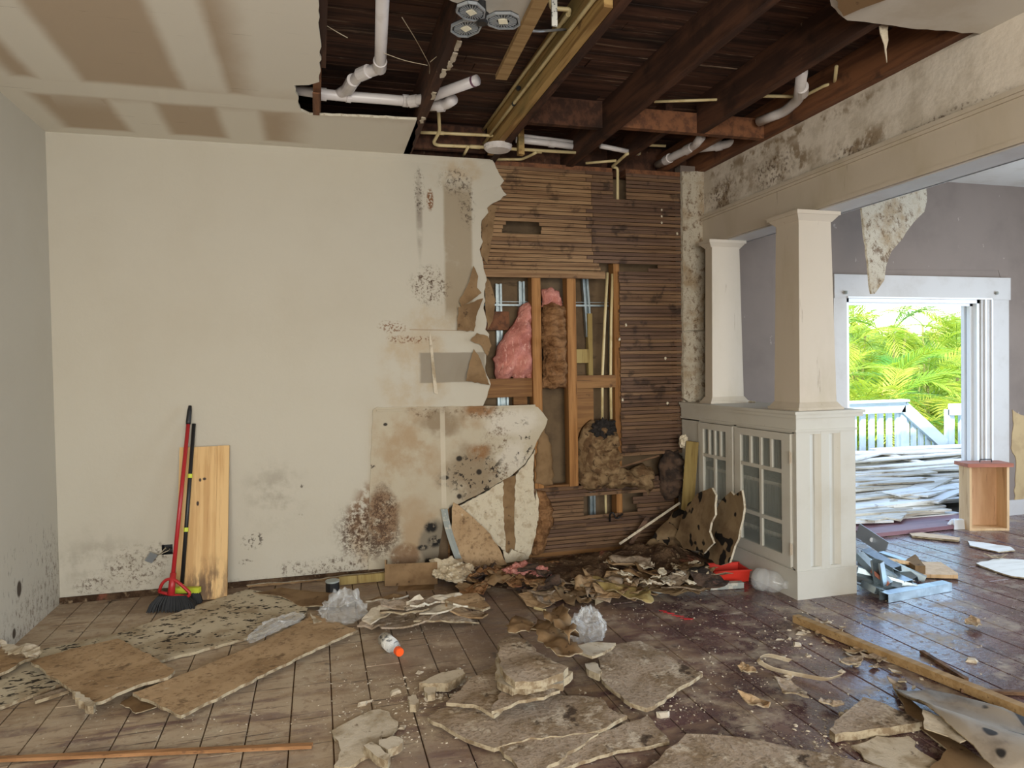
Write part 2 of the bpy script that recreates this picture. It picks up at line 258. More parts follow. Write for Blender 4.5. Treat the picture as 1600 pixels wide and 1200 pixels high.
m_blue = mat('pale_blue_paint', c(206, 224, 232), .6, layers=[dict(c=c(178, 204, 214), n=4, lo=.45, hi=.7, f=.7)])
m_sid = [mat('white_siding', c(232, 230, 222), .7, layers=[dict(c=c(206, 202, 190), n=(2, 14, 14), lo=.45, hi=.65, f=.8), dict(c=c(150, 134, 112), n=9, lo=.64, hi=.7, f=.6)]),
         mat('dirty_siding', c(214, 208, 192), .75, layers=[dict(c=c(172, 160, 138), n=(2, 14, 14), lo=.42, hi=.62, f=.9), dict(c=c(110, 94, 76), n=(3, 26, 20), lo=.6, hi=.7, f=.8)])]
m_decking = wood('deck_board', c(150, 142, 132), c(124, 116, 106), c(80, 72, 64), 0, .8, 20, .64, .6)
m_maroon = wood('maroon_board', c(140, 104, 108), c(120, 84, 90), c(80, 56, 60), 0, .5, 16, .66, .5)
m_leaf = [mat('palm_leaf', c(122, 168, 50), .5, layers=[dict(c=c(176, 190, 72), n=.9, lo=.42, hi=.6, f=.9)], coord='pos'),
          mat('palm_leaf_yellow', c(190, 190, 74), .5, layers=[dict(c=c(140, 176, 62), n=.9, lo=.42, hi=.6, f=.9)], coord='pos'),
          mat('palm_leaf_deep', c(72, 128, 48), .45, layers=[dict(c=c(110, 156, 66), n=.9, lo=.42, hi=.6, f=.9)], coord='pos')]
for m_ in m_leaf:
    t_ = m_.node_tree; b_ = t_.nodes['Principled BSDF']; tr = t_.nodes.new('ShaderNodeBsdfTranslucent'); mx_ = t_.nodes.new('ShaderNodeMixShader')
    mx_.inputs[0].default_value = .4; tr.inputs[0].default_value = c(190, 214, 70)
    o_ = [n for n in t_.nodes if n.type == 'OUTPUT_MATERIAL'][0]
    t_.links.new(b_.outputs[0], mx_.inputs[1]); t_.links.new(tr.outputs[0], mx_.inputs[2]); t_.links.new(mx_.outputs[0], o_.inputs[0])
m_cane = mat('palm_cane', c(150, 150, 90), .6, layers=[dict(c=c(110, 96, 60), n=(6, 6, 20), lo=.45, hi=.6, f=.8)])
m_ground = mat('garden_soil', c(96, 92, 58), .95, layers=[dict(c=c(70, 90, 40), n=3, lo=.4, hi=.6, f=.9)])
m_hedge = mat('far_hedge', c(120, 150, 62), .8, layers=[dict(c=c(70, 104, 40), n=3, lo=.4, hi=.62, f=.9)], bump=(9, .1, 1))
m_stucco = mat('exterior_stucco', c(216, 210, 196), .9)
DUST = c(168, 152, 126)
m_floor = mat('worn_painted_floor', c(98, 72, 72), .24, coord='pos', spec=.75, layers=[
    dict(c=c(70, 50, 52), n=3.5, lo=.4, hi=.62, f=.8),
    dict(c=c(178, 158, 132), n=(1.1, 1.7, 1), lo=.30, hi=.42, f=.94, at=[((.55, -1.1, 0), (1.75, 2.6, 5)), ((1.6, -1.5, 0), (.75, .75, 5))], soft=.5, wob=.55, w=3, r=.7),
    dict(c=c(150, 126, 98), n=(2.4, 9, 1), lo=.44, hi=.6, f=.8, at=[((1.4, -.4, 0), (2.6, .8, 5)), ((2.4, -1.5, 0), (.9, 1.2, 5)), ((1., -1.2, 0), (1.6, 1.6, 5))], soft=.5, r=.75),
    dict(c=c(104, 78, 74), n=(2.2, 9, 1), lo=.50, hi=.58, f=.85, at=[((.75, -1.85, 0), (.9, .42, 5)), ((2.0, -2.0, 0), (.5, .5, 5))], soft=.6, r=.4),
    dict(c=c(178, 162, 138), n=4.5, lo=.48, hi=.64, f=.75, d=10, ro=.75, r=.7),
    dict(c=c(120, 96, 74), n=3, lo=.36, hi=.56, f=.85, d=10, ro=.75, at=[((2.5, -.75, 0), (1.1, .55, 5)), ((2.3, -1.45, 0), (.8, .6, 5)), ((1.0, -.12, 0), (1.4, .3, 5))], soft=.7, r=.8),
    dict(c=c(128, 104, 84), n=26, lo=.54, hi=.66, f=.6, r=.7),
    dict(c=c(206, 196, 178), n=14, lo=.58, hi=.66, f=.8, d=10, ro=.82, r=.8),
    dict(c=c(66, 48, 38), n=(2.2, 48, 1), lo=.60, hi=.65, f=.8, at=[((.9, -1.2, 0), (2.0, 2.0, 5))], soft=.5),
    dict(c=c(58, 42, 34), n=(3, 60, 1), lo=.62, hi=.67, f=.6),
    dict(c=c(48, 35, 30), n=5, lo=.62, hi=.71, f=.75, r=.5),
], bump=(30, .004, .5))

# ------------------------------------------------------------------ building helpers
WM = {}
def tag(o, label=None, cat=None, group=None, kind=None):
    if label: o['label'] = label
    if cat: o['category'] = cat
    if group: o['group'] = group
    if kind: o['kind'] = kind
    return o
def link(o, parent=None):
    COL.objects.link(o)
    if parent is not None: o.parent = parent
    return o
def thing(name, label, cat, loc, rz=0.0, group=None, M=None):
    o = bpy.data.objects.new(name, None); link(o); o.empty_display_size = .1
    W = M if M is not None else Matrix.Translation(Vector(loc)) @ Matrix.Rotation(rz, 4, 'Z')
    o.matrix_world = W; WM[o] = W
    return tag(o, label, cat, group)
def mk(name, V, F, m, parent=None, local=False, smooth=False, fm=None, mats=None, auto=None):
    """one mesh object; V in world space unless local. top-level meshes get their origin at their base"""
    V = [Vector(v) for v in V]
    if parent is not None and not local:
        inv = WM[parent].inverted(); V = [inv @ v for v in V]
    off = None
    if parent is None:
        xs = [v.x for v in V]; ys = [v.y for v in V]; zs = [v.z for v in V]
        off = Vector(((min(xs)+max(xs))/2, (min(ys)+max(ys))/2, min(zs)))
        V = [v-off for v in V]
    me = bpy.data.meshes.new(name); me.from_pydata([tuple(v) for v in V], [], F)
    for q in (mats or [m]): me.materials.append(q)
    if fm: me.polygons.foreach_set('material_index', fm)
    bm = bmesh.new(); bm.from_mesh(me); bmesh.ops.recalc_face_normals(bm, faces=bm.faces); bm.to_mesh(me); bm.free()
    if smooth: me.polygons.foreach_set('use_smooth', [True]*len(me.polygons))
    o = bpy.data.objects.new(name, me); link(o, parent)
    if off is not None: o.location = off
    W = Matrix.Translation(off) if off is not None else (WM[parent].copy() if parent is not None else Matrix())
    WM[o] = W
    return o
def struct(name, V, F, m, **k): return tag(mk(name, V, F, m, **k), kind='structure')
BF = [(0, 1, 2, 3), (7, 6, 5, 4), (0, 4, 5, 1), (1, 5, 6, 2), (2, 6, 7, 3), (3, 7, 4, 0)]
def box(x0, x1, y0, y1, z0, z1):
    return [(x0, y0, z0), (x1, y0, z0), (x1, y1, z0), (x0, y1, z0), (x0, y0, z1), (x1, y0, z1), (x1, y1, z1), (x0, y1, z1)], list(BF)
def join(*vf):
    V = []; F = []
    for v, f in vf:
        n = len(V); V += [Vector(q) for q in v]; F += [tuple(i+n for i in q) for q in f]
    return V, F
def xf(vf, M): return [M @ Vector(v) for v in vf[0]], vf[1]
def bar(a, b, w, h, up=(0, 0, 1)):
    """a box beam from a to b, w across, h along up"""
    a = Vector(a); b = Vector(b); d = (b-a).normalized(); s = d.cross(Vector(up)).normalized(); u = s.cross(d)
    V = []
    for p in (a, b):
        for i, j in ((-1, -1), (1, -1), (1, 1), (-1, 1)): V.append(p + s*(i*w/2) + u*(j*h/2))
    return V, [(0, 1, 2, 3), (7, 6, 5, 4), (0, 4, 5, 1), (1, 5, 6, 2), (2, 6, 7, 3), (3, 7, 4, 0)]
def tube(pts, r, n=10, cap=True):
    pts = [Vector(p) for p in pts]; V = []; F = []
    rr = r if isinstance(r, (list, tuple)) else [r]*len(pts)
    up = None
    for i, p in enumerate(pts):
        d = (pts[min(i+1, len(pts)-1)] - pts[max(i-1, 0)]).normalized()
        if up is None: up = d.orthogonal().normalized()
        up = (up - d*up.dot(d))
        up = up.normalized() if up.length > 1e-6 else d.orthogonal().normalized()
        s = d.cross(up)
        for k in range(n):
            a = 2*PI*k/n; V.append(p + (up*math.cos(a) + s*math.sin(a))*rr[i])
        if i:
            for k in range(n): F.append(((i-1)*n+k, (i-1)*n+(k+1) % n, i*n+(k+1) % n, i*n+k))
    if cap:
        F.append(tuple(range(n-1, -1, -1))); F.append(tuple(len(V)-n+k for k in range(n)))
    return V, F
def rnd(pts, k=.35, n=4):
    """round the corners of a polyline"""
    pts = [Vector(p) for p in pts]; out = [pts[0]]
    for i in range(1, len(pts)-1):
        a, b, d = pts[i-1], pts[i], pts[i+1]
        l = min((a-b).length, (d-b).length)*.45; l = min(l, k)
        p = b+(a-b).normalized()*l; q = b+(d-b).normalized()*l
        for j in range(n+1):
            t = j/n; out.append(p*(1-t)**2 + b*2*t*(1-t) + q*t*t)
    out.append(pts[-1]); return out
def lathe(prof, n=16):
    V = []; F = []
    for i, (r, z) in enumerate(prof):
        for k in range(n):
            a = 2*PI*k/n; V.append((r*math.cos(a), r*math.sin(a), z))
        if i:
            for k in range(n): F.append(((i-1)*n+k, (i-1)*n+(k+1) % n, i*n+(k+1) % n, i*n+k))
    F.append(tuple(range(n-1, -1, -1))); F.append(tuple(len(V)-n+k for k in range(n)))
    return V, F
def jag(poly, step, amp, rng=random):
    out = []
    n = len(poly)
    for i in range(n):
        a = Vector(poly[i]); b = Vector(poly[(i+1) % n]); L = (b-a).length; k = max(1, int(L/step))
        d = (b-a)/max(L, 1e-9); s = Vector((-d.y, d.x))
        for j in range(k):
            t = j/k; o = 0 if j == 0 else rng.uniform(-amp, amp)
            out.append(a+(b-a)*t+s*o)
    return out
def inside(p, poly):
    r = False; n = len(poly); j = n-1
    for i in range(n):
        a = poly[i]; b = poly[j]
        if (a[1] > p[1]) != (b[1] > p[1]) and p[0] < (b[0]-a[0])*(p[1]-a[1])/(b[1]-a[1])+a[0]: r = not r
        j = i
    return r
def patch(poly, step, top, bot):
    """solid sheet over a 2-D outline. top/bot: functions (u,v)->Vector. returns V,F,material index (1 on the broken edges)"""
    poly = [Vector((p[0], p[1])) for p in poly]
    pts = list(poly)
    xs = [p.x for p in poly]; ys = [p.y for p in poly]
    x = min(xs)+step/2
    while x < max(xs):
        y = min(ys)+step/2
        while y < max(ys):
            q = Vector((x+random.uniform(-.25, .25)*step, y+random.uniform(-.25, .25)*step))
            if inside(q, poly) and min((q-p).length for p in poly) > step*.35: pts.append(q)
            y += step
        x += step
    vs, es, fs, _, _, _ = delaunay_2d_cdt(pts, [], [list(range(len(poly)))], 1, 1e-7)
    n = len(vs); V = [top(v.x, v.y) for v in vs]+[bot(v.x, v.y) for v in vs]
    F = [tuple(f) for f in fs]+[tuple(i+n for i in reversed(f)) for f in fs]
    fm = [0]*len(F)
    cnt = {}
    for f in fs:
        for i in range(len(f)):
            a, b = f[i], f[(i+1) % len(f)]; k = (min(a, b), max(a, b)); cnt[k] = cnt.get(k, 0)+1
    for (a, b), q in cnt.items():
        if q == 1: F.append((a, b, b+n, a+n)); fm.append(1)
    return V, F, fm
def fsheet(name, label, cat, px, z, m, th=.013, jg=(.03, .006), step=.09, h=None, em=None, group=None, smooth=False, zp=None):
    """a broken sheet lying on the floor, its outline given in photo pixels on the plane z"""
    zz = z if zp is None else zp
    P = [oZ(x, y, zz) for x, y in px]; poly = jag([(p.x, p.y) for p in P], *jg)
    hh = h or (lambda x, y: .004*noise.noise(Vector((x*5, y*5, z*50))))
    V, F, fm = patch(poly, step, lambda x, y: Vector((x, y, max(z+hh(x, y), .004+th))), lambda x, y: Vector((x, y, max(z+hh(x, y)-th, .003))))
    o = mk(name, V, F, m, fm=fm, mats=[m, em or m_gypd], smooth=smooth)
    return tag(o, label, cat, group)
def wsheet(name, px, y, m, th=.012, jg=(.02, .004), step=.12, parent=None, h=None, em=None, clip=None):
    """a sheet on the back wall, outline in photo pixels on the plane Y=y (front face)"""
    P = [oY(a, b, y) for a, b in px]; poly = jag([(p.x, max(p.z, .002)) for p in P], *jg)
    hh = h or (lambda x, z: 0)
    V, F, fm = patch(poly, step, lambda x, z: Vector((x, y-hh(x, z), z)), lambda x, z: Vector((x, y-hh(x, z)+th, z)))
    return mk(name, V, F, m, parent, fm=fm, mats=[m, em or m_gyp])
def nf(s, a, seed=0):
    return lambda x, y: a*noise.noise(Vector((x*s+seed*7.3, y*s-seed*3.1, seed*1.7)))
def crump(s, a, seed=0):
    def f(x, y):
        v = Vector((x*s+seed*5.1, y*s+seed*2.3, seed*9.7))
        return a*(abs(noise.noise(v))*1.3+.5*abs(noise.noise(v*2.3))+.25*noise.noise(v*5))
    return f
def blob(cn, rad, seed, amp=.3, sc=3.0, sub=4, rough=.1):
    bm = bmesh.new(); bmesh.ops.create_icosphere(bm, subdivisions=sub, radius=1)
    for v in bm.verts:
        d = v.co.normalized(); q = d*sc*.6+Vector((seed*3.3, seed*1.9, seed))
        k = 1+amp*noise.noise(q)+amp*.6*noise.noise(q*2.3)+rough*noise.noise(q*6)
        v.co = Vector((d.x*k*rad[0], d.y*k*rad[1], d.z*k*rad[2]))+Vector(cn)
    V = [v.co.copy() for v in bm.verts]; F = [tuple(v.index for v in f.verts) for f in bm.faces]; bm.free()
    return V, F
def copy_tree(o, parent=None):
    q = o.copy(); COL.objects.link(q); q.parent = parent
    for ch in [k for k in bpy.data.objects if k.parent == o]: copy_tree(ch, q)
    return q
H = 2.74; BX = 4.262

# ------------------------------------------------------------------ floor
FX0, FX1, FY0 = -.02, 8.2, -7.0
floor = struct('floor', *box(-.12, 8.3, -7.1, .12, -.2, -.016), m_block)
k = -9
rf = random.Random(5)
while True:
    x0 = 1.2+.1535*k; k += 1
    if x0 > FX1: break
    x1 = x0+.1535-.0045; x0 = max(x0, FX0)
    if x1 < .02: continue
    y = .0
    if x0 < 4.3: y = .11
    ln = rf.uniform(.5, 1.9)
    while y > FY0+.01:
        y1 = max(FY0, y-ln); ln = rf.uniform(1.3, 2.1) if y > -3 else 9
        if y1 < -3.4: y1 = FY0
        dz = rf.uniform(-.0015, .0015)
        b = .0025
        V = [(x0, y1+.0015, -.018), (x1, y1+.0015, -.018), (x1, y-.0015, -.018), (x0, y-.0015, -.018)]
        V += [(x0, y1+.0015, dz-b), (x1, y1+.0015, dz-b), (x1, y-.0015, dz-b), (x0, y-.0015, dz-b)]
        V += [(x0+b, y1+.0015+b, dz), (x1-b, y1+.0015+b, dz), (x1-b, y-.0015-b, dz), (x0+b, y-.0015-b, dz)]
        F = [(8, 9, 10, 11)]+[(i, (i+1) % 4, 4+(i+1) % 4, 4+i) for i in range(4)]+[(4+i, 4+(i+1) % 4, 8+(i+1) % 4, 8+i) for i in range(4)]
        mk('floor_plank', V, F, m_floor, floor)
        y = y1

# ------------------------------------------------------------------ left wall, front wall with windows, outer walls
struct('wall_left', *box(-.12, 0, -7.1, .3, -.02, 2.98), m_left)
fw = join(box(0, .1, -7.1, -7, 0, 2.98), box(3.4, 8.3, -7.1, -7, 0, 2.98), box(.1, 3.4, -7.1, -7, 0, .58), box(.1, 3.4, -7.1, -7, 2.32, 2.98))
struct('wall_front', *fw, m_wall)
sw = join(box(8.2, 8.3, -7, -4.85, 0, 2.98), box(8.2, 8.3, -1.15, .12, 0, 2.98), box(8.2, 8.3, -4.85, -1.15, 0, .48), box(8.2, 8.3, -4.85, -1.15, 2.22, 2.98))
struct('wall_right', *sw, m_grey)

# ------------------------------------------------------------------ ceiling
def csheet(name, poly, z, m, h=None, parent=None, jg=(.04, .006), th=.013, step=.2):
    pl = jag(poly, *jg); hh = h or (lambda x, y: 0)
    V, F, fm = patch(pl, step, lambda x, y: Vector((x, y, z+th+hh(x, y))), lambda x, y: Vector((x, y, z+hh(x, y))))
    return mk(name, V, F, m, parent, fm=fm, mats=[m, m_gyp])
ce = csheet('ceiling', [(-.01, .005), (2.095, .005), (2.085, -.3), (2.06, -.66), (1.75, -.635), (1.47, -.605), (1.425, -.66), (1.40, -1.0), (1.47, -1.02), (1.52, -1.07), (1.525, -1.5), (1.515, -1.85), (1.52, -7), (-.01, -7)], H, m_ceil)
tag(ce, kind='structure'); WM[ce] = Matrix.Translation(ce.location)
csheet('ceiling_sheet', [(1.75, -2.12), (2.04, -1.97), (2.31, -1.845), (2.335, -2.1), (2.33, -7), (1.53, -7), (1.53, -2.4)], H-.012, m_ceil2, parent=ce, step=.4)
csheet('ceiling_sheet', [(3.3, -2.5), (3.45, -2.3), (3.60, -2.215), (3.9, -2.22), (4.255, -2.25), (4.255, -7), (3.3, -7)], H-.012, m_ceil2, parent=ce, step=.4)
peel = [oZ(a, b, H-.03) for a, b in [(1300, -12), (1318, 26), (1345, 14), (1390, -2), (1380, -14)]]
csheet('peeled_paper', [(p.x, p.y) for p in peel], H-.03, m_paper, parent=ce, step=.1, th=.004)
tear = [oY(a, b, -2.16) for a, b in [(1370, 34), (1386, 36), (1385, 48), (1389, 62), (1388, 75), (1389, 96), (1387, 80), (1384, 68), (1375, 52)]]
V, F, fm = patch([(p.x, p.z) for p in tear], .03, lambda x, z: Vector((x, -2.16+.012*math.sin(z*22), z)), lambda x, z: Vector((x, -2.156+.012*math.sin(z*22), z)))
mk('hanging_tear', V, F, m_sheet_wh, ce)
# right room ceiling
struct('ceiling_right', *box(4.43, 8.3, -7.1, .12, 2.80, 2.98), m_ceil2)

# deck boards above the joists
rb = random.Random(3)
dk = struct('ceiling_deck', *box(-.12, 4.44, -7.1, .3, 2.972, 3.02), m_deckst)
y = .16; i = 0
while y > -3.0:
    wd = rb.uniform(.078, .094)
    xs = [1.2, 4.44] if rb.random() < .6 else [1.2, rb.uniform(2.2, 3.6), 4.44]
    for a, b in zip(xs, xs[1:]):
        z0 = 2.947+rb.uniform(0, .007)
        mk('roof_board', *box(a, b-.003, y-wd, y-.004, z0, 2.973), m_deckst if rb.random() < .7 else m_deck, dk)
    y -= wd
# joists
def joist(x0, x1, y0, y1, m, z0=H, z1=2.948, nm='joist'):
    return tag(mk(nm, *box(x0, x1, y0, y1, z0, z1), m, dk))
joist(2.052, 2.102, -7, .17, m_joist)
joist(1.50, 1.55, -7, -1.2, m_joist, z0=2.756)
joist(1.49, 1.53, -1.2, .17, m_joist_br, z0=2.756)
joist(.95, 1.0, -7, .17, m_joist, z0=2.756); joist(.4, .45, -7, .17, m_joist, z0=2.756)
joist(2.594, 2.632, -2.06, -.1, m_newjoist)
joist(2.634, 2.678, -7, .17, m_joist, z0=H-.004)
joist(3.195, 3.245, -7, .17, m_joist)
joist(3.735, 3.785, -7, -.80, m_joist)
joist(4.205, 4.262, -7, .17, m_joist_br, z0=H+.012)
joist(3.56, 3.61, -.74, .17, m_joist, z0=H+.03)
mk('header', *box(3.245, 4.205, -.80, -.755, H+.0, H+.12), m_joist_br, dk)
mk('header', *box(2.678, 3.195, -.62, -.575, H+.05, 2.948), m_joist, dk)
mk('blocking', *box(2.102, 2.594, -.06, -.02, H+.03, H+.19), m_joist, dk)
mk('blocking', *box(3.95, 3.99, -.75, .15, H+.02, H+.15), m_joist_br, dk)
mk('blocking', *box(2.78, 2.82, -.2, -.16, H-.01, 2.94), m_newjoist, dk)
mk('rim_board', *box(0, 4.44, .16, .2, H-.02, 2.972), m_joist, dk)
# metal hanger strap in the notch of the ceiling
mk('strap', *bar((1.505, -.93, H-.002), (1.505, -.62, H-.002), .035, .006), m_joist_br, dk)
# paint remains on the joists' undersides
for (px, py) in [(715, 72), (709, 90), (702, 103), (692, 115), (677, 150), (660, 188)]:
    p = oZ(px, py, H-.002); q = jag([(p.x-.012, p.y-.05), (p.x+.01, p.y-.045), (p.x+.012, p.y+.04), (p.x-.006, p.y+.05)], .02, .006)
    V, F, fm = patch(q, .03, lambda x, y: Vector((x, y, H+.001)), lambda x, y: Vector((x, y, H-.004)))
    mk('plaster_scrap', V, F, m_sheet_wh, dk)
# roof slab and an added unseen shade slab keep the sun off the rooms
struct('roof', *join(box(-.5, 8.9, -7.4, .5, 3.3, 3.5), box(-.12, 0, -7.1, .3, 2.98, 3.3), box(8.2, 8.3, -7.1, .12, 2.98, 3.3), box(-.12, 8.3, .12, .3, 2.98, 3.3), box(-.12, 8.3, -7.1, -7, 2.98, 3.3)), m_stucco)
struct('added_shade_slab', *box(-3, 11, -10.5, -7.1, 3.0, 3.12), m_stucco)

# ------------------------------------------------------------------ back wall
torn = [(768, 254), (777, 268), (787, 283), (781, 291), (786, 300), (791, 305), (775, 316), (760, 326), (762, 333), (752, 345), (751, 365), (754, 378), (749, 390), (753, 405), (755, 420), (760, 438), (756, 455), (758, 470), (755, 482), (760, 500), (758, 515), (764, 522), (762, 540), (759, 560), (758, 580), (766, 600), (762, 612), (757, 628), (752, 640), (700, 650), (700, 700), (690, 800), (655, 860), (655, 900)]
P = [Vector((0, H+.0))]+[Vector((oY(a, b).x, oY(a, b).z)) for a, b in torn]
P[1].y = H; P[-1].y = 0; P.append(Vector((0, 0)))
pl = []
for i, p in enumerate(P):
    if 1 <= i < len(P)-3: pl += jag([p, P[i+1]], .025, .006)[:max(1, int((P[i+1]-p).length/.025))]
    else: pl.append(p)
def bulge(x, z):   # the torn edge leans out a little
    return .035*max(0, (x-2.35)/.35)**2*(1 if z > .9 else 0)*(.6+.8*noise.noise(Vector((x*3, 0, z*4))))
V, F, fm = patch(pl, .13, lambda x, z: Vector((x, -bulge(x, z), z)), lambda x, z: Vector((x, .014-bulge(x, z), z)))
wb = struct('wall_back', V, F, m_wall, fm=fm, mats=[m_wall, m_gyp])
# the studs, plates and lining behind
mk('cavity_board', *box(2.3, 4.12, .235, .25, 0, H), m_cav, wb)
mk('cavity_side', *box(2.30, 2.32, .05, .24, 0, H), m_block, wb)
mk('cavity_side', *box(4.10, 4.12, .04, .24, 0, H), m_block, wb)
core = mk('wall_core', *box(-.1, 2.3, .02, .2, 0, H), m_cav, wb)
mk('top_plate', *box(0, 3.545, .04, .15, H-.03, H+.01), m_joist_br, wb)
mk('top_plate', *box(3.65, 4.26, .04, .15, H-.03, H+.01), m_joist_br, wb)
mk('sole_plate', *box(2.3, 4.1, .04, .15, .0, .05), m_block, wb)
for x0, x1, z0, z1, y0 in [(2.925, 2.99, .4, 1.975, .012), (3.185, 3.25, .47, 1.975, .012), (3.555, 3.60, .05, 2.1, .045), (2.5, 2.545, .05, 2.7, .05)]:
    mk('stud', *box(x0, x1, y0+.02, y0+.11, z0, z1), m_stud, wb)
mk('stud', *box(3.27, 3.40, .10, .14, .5, 1.2), m_block, wb)
mk('stud', *box(2.80, 2.90, .10, .14, .5, 1.2), m_block, wb)
mk('stud', *box(3.385, 3.42, .15, .19, 1.2, 1.72), m_grwood, wb)
mk('blocking', *box(3.25, 3.555, .05, .09, 1.18, 1.27), m_block, wb)
mk('blocking', *box(2.55, 2.925, .06, .10, 1.13, 1.26), m_block, wb)
mk('blocking', *box(2.545, 2.79, .14, .18, 1.60, 1.73), m_joist_br, wb)
mk('blocking', *box(3.25, 3.385, .15, .19, 1.36, 1.46), m_grwood, wb)
mk('blocking', *box(2.99, 3.3, .05, .12, .44, .5), m_block, wb)
mk('blocking', *box(3.25, 4.0, .05, .1, .46, .52), m_lathC, wb)
def ustud(name, x, z0, z1, y, w=.045, tilt=0):
    a = join(xf(box(-w/2, w/2, 0, .003, z0, z1), Matrix()), box(-w/2, -w/2+.003, -.03, 0, z0, z1), box(w/2-.003, w/2, -.03, 0, z0, z1), box(-w/2, -w/2+.014, -.033, -.03, z0, z1), box(w/2-.014, w/2, -.033, -.03, z0, z1))
    M_ = Matrix.Translation((x, y, 0)) @ Matrix.Translation((0, 0, (z0+z1)/2)) @ Matrix.Rotation(tilt, 4, 'Y') @ Matrix.Translation((0, 0, -(z0+z1)/2))
    return mk(name, *xf(a, M_), m_steel, wb)
ustud('metal_stud', 2.73, .95, 1.93, .22); ustud('metal_stud', 2.90, 1.5, 1.95, .22); ustud('metal_stud', 3.39, 1.55, 2.02, .20, tilt=-.06)
ustud('metal_stud', 2.75, .9, 1.2, .18, w=.055); ustud('metal_stud', 3.58, .7, 1.75, .20, w=.03); ustud('metal_stud', 3.41, .2, .5, .2); ustud('metal_stud', 3.60, .2, .5, .2)
mk('wire_rail', *join(box(2.4, 3.56, .17, .173, 1.80, 1.804), box(2.4, 3.56, .17, .173, 1.772, 1.785)), m_steel, wb)
# laths
rl = random.Random(8)
xl = lambda z: 2.50
z = .03; row = 0
while z < 2.70:
    zt = z+.0225; zc = z+.011
    segs = []
    if zc > 1.955:
        j = 3.36+(.03 if row % 2 else -.02) if (row//6) % 2 == 0 else 3.38
        segs = [(2.52, j-.003, 0), (j, 4.082, 1)]
        if zc > 2.53: segs = [(2.52, j-.003, 0), (j, 3.545, 1), (3.648, 4.082, 1)]
        if 2.255 < zc < 2.335: segs = [(2.52, 2.73+rl.uniform(-.02, .02), 0), (2.97+rl.uniform(-.05, .06), j-.003, 0), (j, 4.082, 1)]
        if 2.0 < zc < 2.075: segs = [(2.52, 3.47+rl.uniform(-.04, .05), 0), (3.86+rl.uniform(-.05, .05), 4.082, 1)]
        if 1.955 < zc < 2.0: segs = [(2.52, 3.47, 0), (3.58, 4.082, 1)]
    elif zc > .69:
        segs = [(3.585+rl.uniform(-.005, .005), 4.082, 2)]
    elif zc > .485: segs = []
    else:
        segs = [(2.85, 3.30, 2), (3.30, 4.0, 2)]
        if .275 < zc < .42: segs = [(2.85, 3.285, 2), (3.69+rl.uniform(-.03, .08), 4.0, 2)]
    for a, b, kd in segs:
        mm = (m_lathA if rl.random() < .75 else m_lathB) if kd == 0 else (m_lathB if rl.random() < .5 else m_lathC)
        dy = rl.uniform(-.002, .002); t1 = rl.uniform(-.0015, .0015); t2 = rl.uniform(-.0015, .0015)
        V, F = box(a, b, .03+dy, .038+dy, z, zt)
        V = [Vector((v[0], v[1], v[2]+(t1 if v[0] < (a+b)/2 else t2))) for v in V]
        mk('lath', V, F, mm, wb)
    z += .0272; row += 1
# plaster keys and the right-hand plaster strip
mk('lath_header', *box(2.56, 3.47, .012, .03, 1.955, 2.0), m_lathA, wb)
strip = [(1066, 270), (1101, 268), (1101, 400), (1100, 520), (1098, 620), (1068, 622), (1066, 522), (1066, 400)]
wsheet('plaster_strip', [(1066, 268), (1102, 268), (1101, 400), (1100, 515), (1068, 517)], -.004, m_mold_pl, .03, (.03, .003), .06, wb)
wsheet('plaster_strip', [(1068, 520), (1101, 518), (1102, 628), (1082, 632), (1068, 622)], -.004, m_mold_pl, .03, (.03, .004), .06, wb)
wsheet('plaster_strip', [(1068, 626), (1086, 634), (1086, 760), (1070, 760)], -.004, m_mold_pl, .03, (.03, .006), .06, wb)
mk('wall_stub', *box(4.085, 8.2, .035, .12, 2.66, 2.80), m_grey, wb)
mk('wall_stub', *box(4.085, 4.5, .036, .12, 0, 2.7), m_mold_pl, wb)
# lower board in front, plaster behind it
low = [(583, 640), (590, 636), (700, 635), (830, 634), (840, 636), (848, 645), (855, 655), (851, 668), (845, 677), (838, 690), (832, 705), (820, 724), (800, 742), (770, 760), (740, 776), (715, 788), (700, 795), (693, 805), (690, 835), (682, 885), (655, 892), (575, 897), (577, 790), (579, 720)]
wsheet('lower_board', low, -.012, m_low, .011, (.03, .003), .1, wb, h=lambda x, z: .06*max(0, (x-2.5)/.5)**2*(1.2-z if z < 1.2 else 0)*.6)
mk('board_lip', *xf(box(oY(588, 640).x, oY(835, 640).x, -.026, -.004, 0, .012), Matrix.Translation((0, 0, 1.065)) @ Matrix.Rotation(0.0, 4, 'Y')), m_low, wb)
wsheet('old_plaster', [(718, 790), (760, 768), (786, 752), (787, 800), (790, 850), (791, 866), (778, 852), (755, 828)], .004, m_plaster, .02, (.02, .005), .05, wb)
wsheet('old_plaster', [(806, 742), (822, 725), (836, 702), (834, 740), (834, 770), (841, 800), (836, 840), (826, 878), (812, 872), (805, 865), (804, 800)], .004, m_plaster, .02, (.02, .006), .05, wb)
wsheet('old_plaster', [(838, 765), (842, 780), (841, 815), (836, 800)], .0, m_plaster, .015, (.02, .004), .05, wb)
wsheet('bare_stud_strip', [(784, 750), (808, 742), (806, 800), (808, 880), (788, 880)], .012, m_paper, .02, (.05, .002), .1, wb)
wsheet('plaster_chunk', [(786, 860), (795, 866), (800, 858), (810, 862), (821, 868), (818, 884), (800, 884), (790, 880)], -.05, m_plaster, .02, (.012, .004), .04, wb)
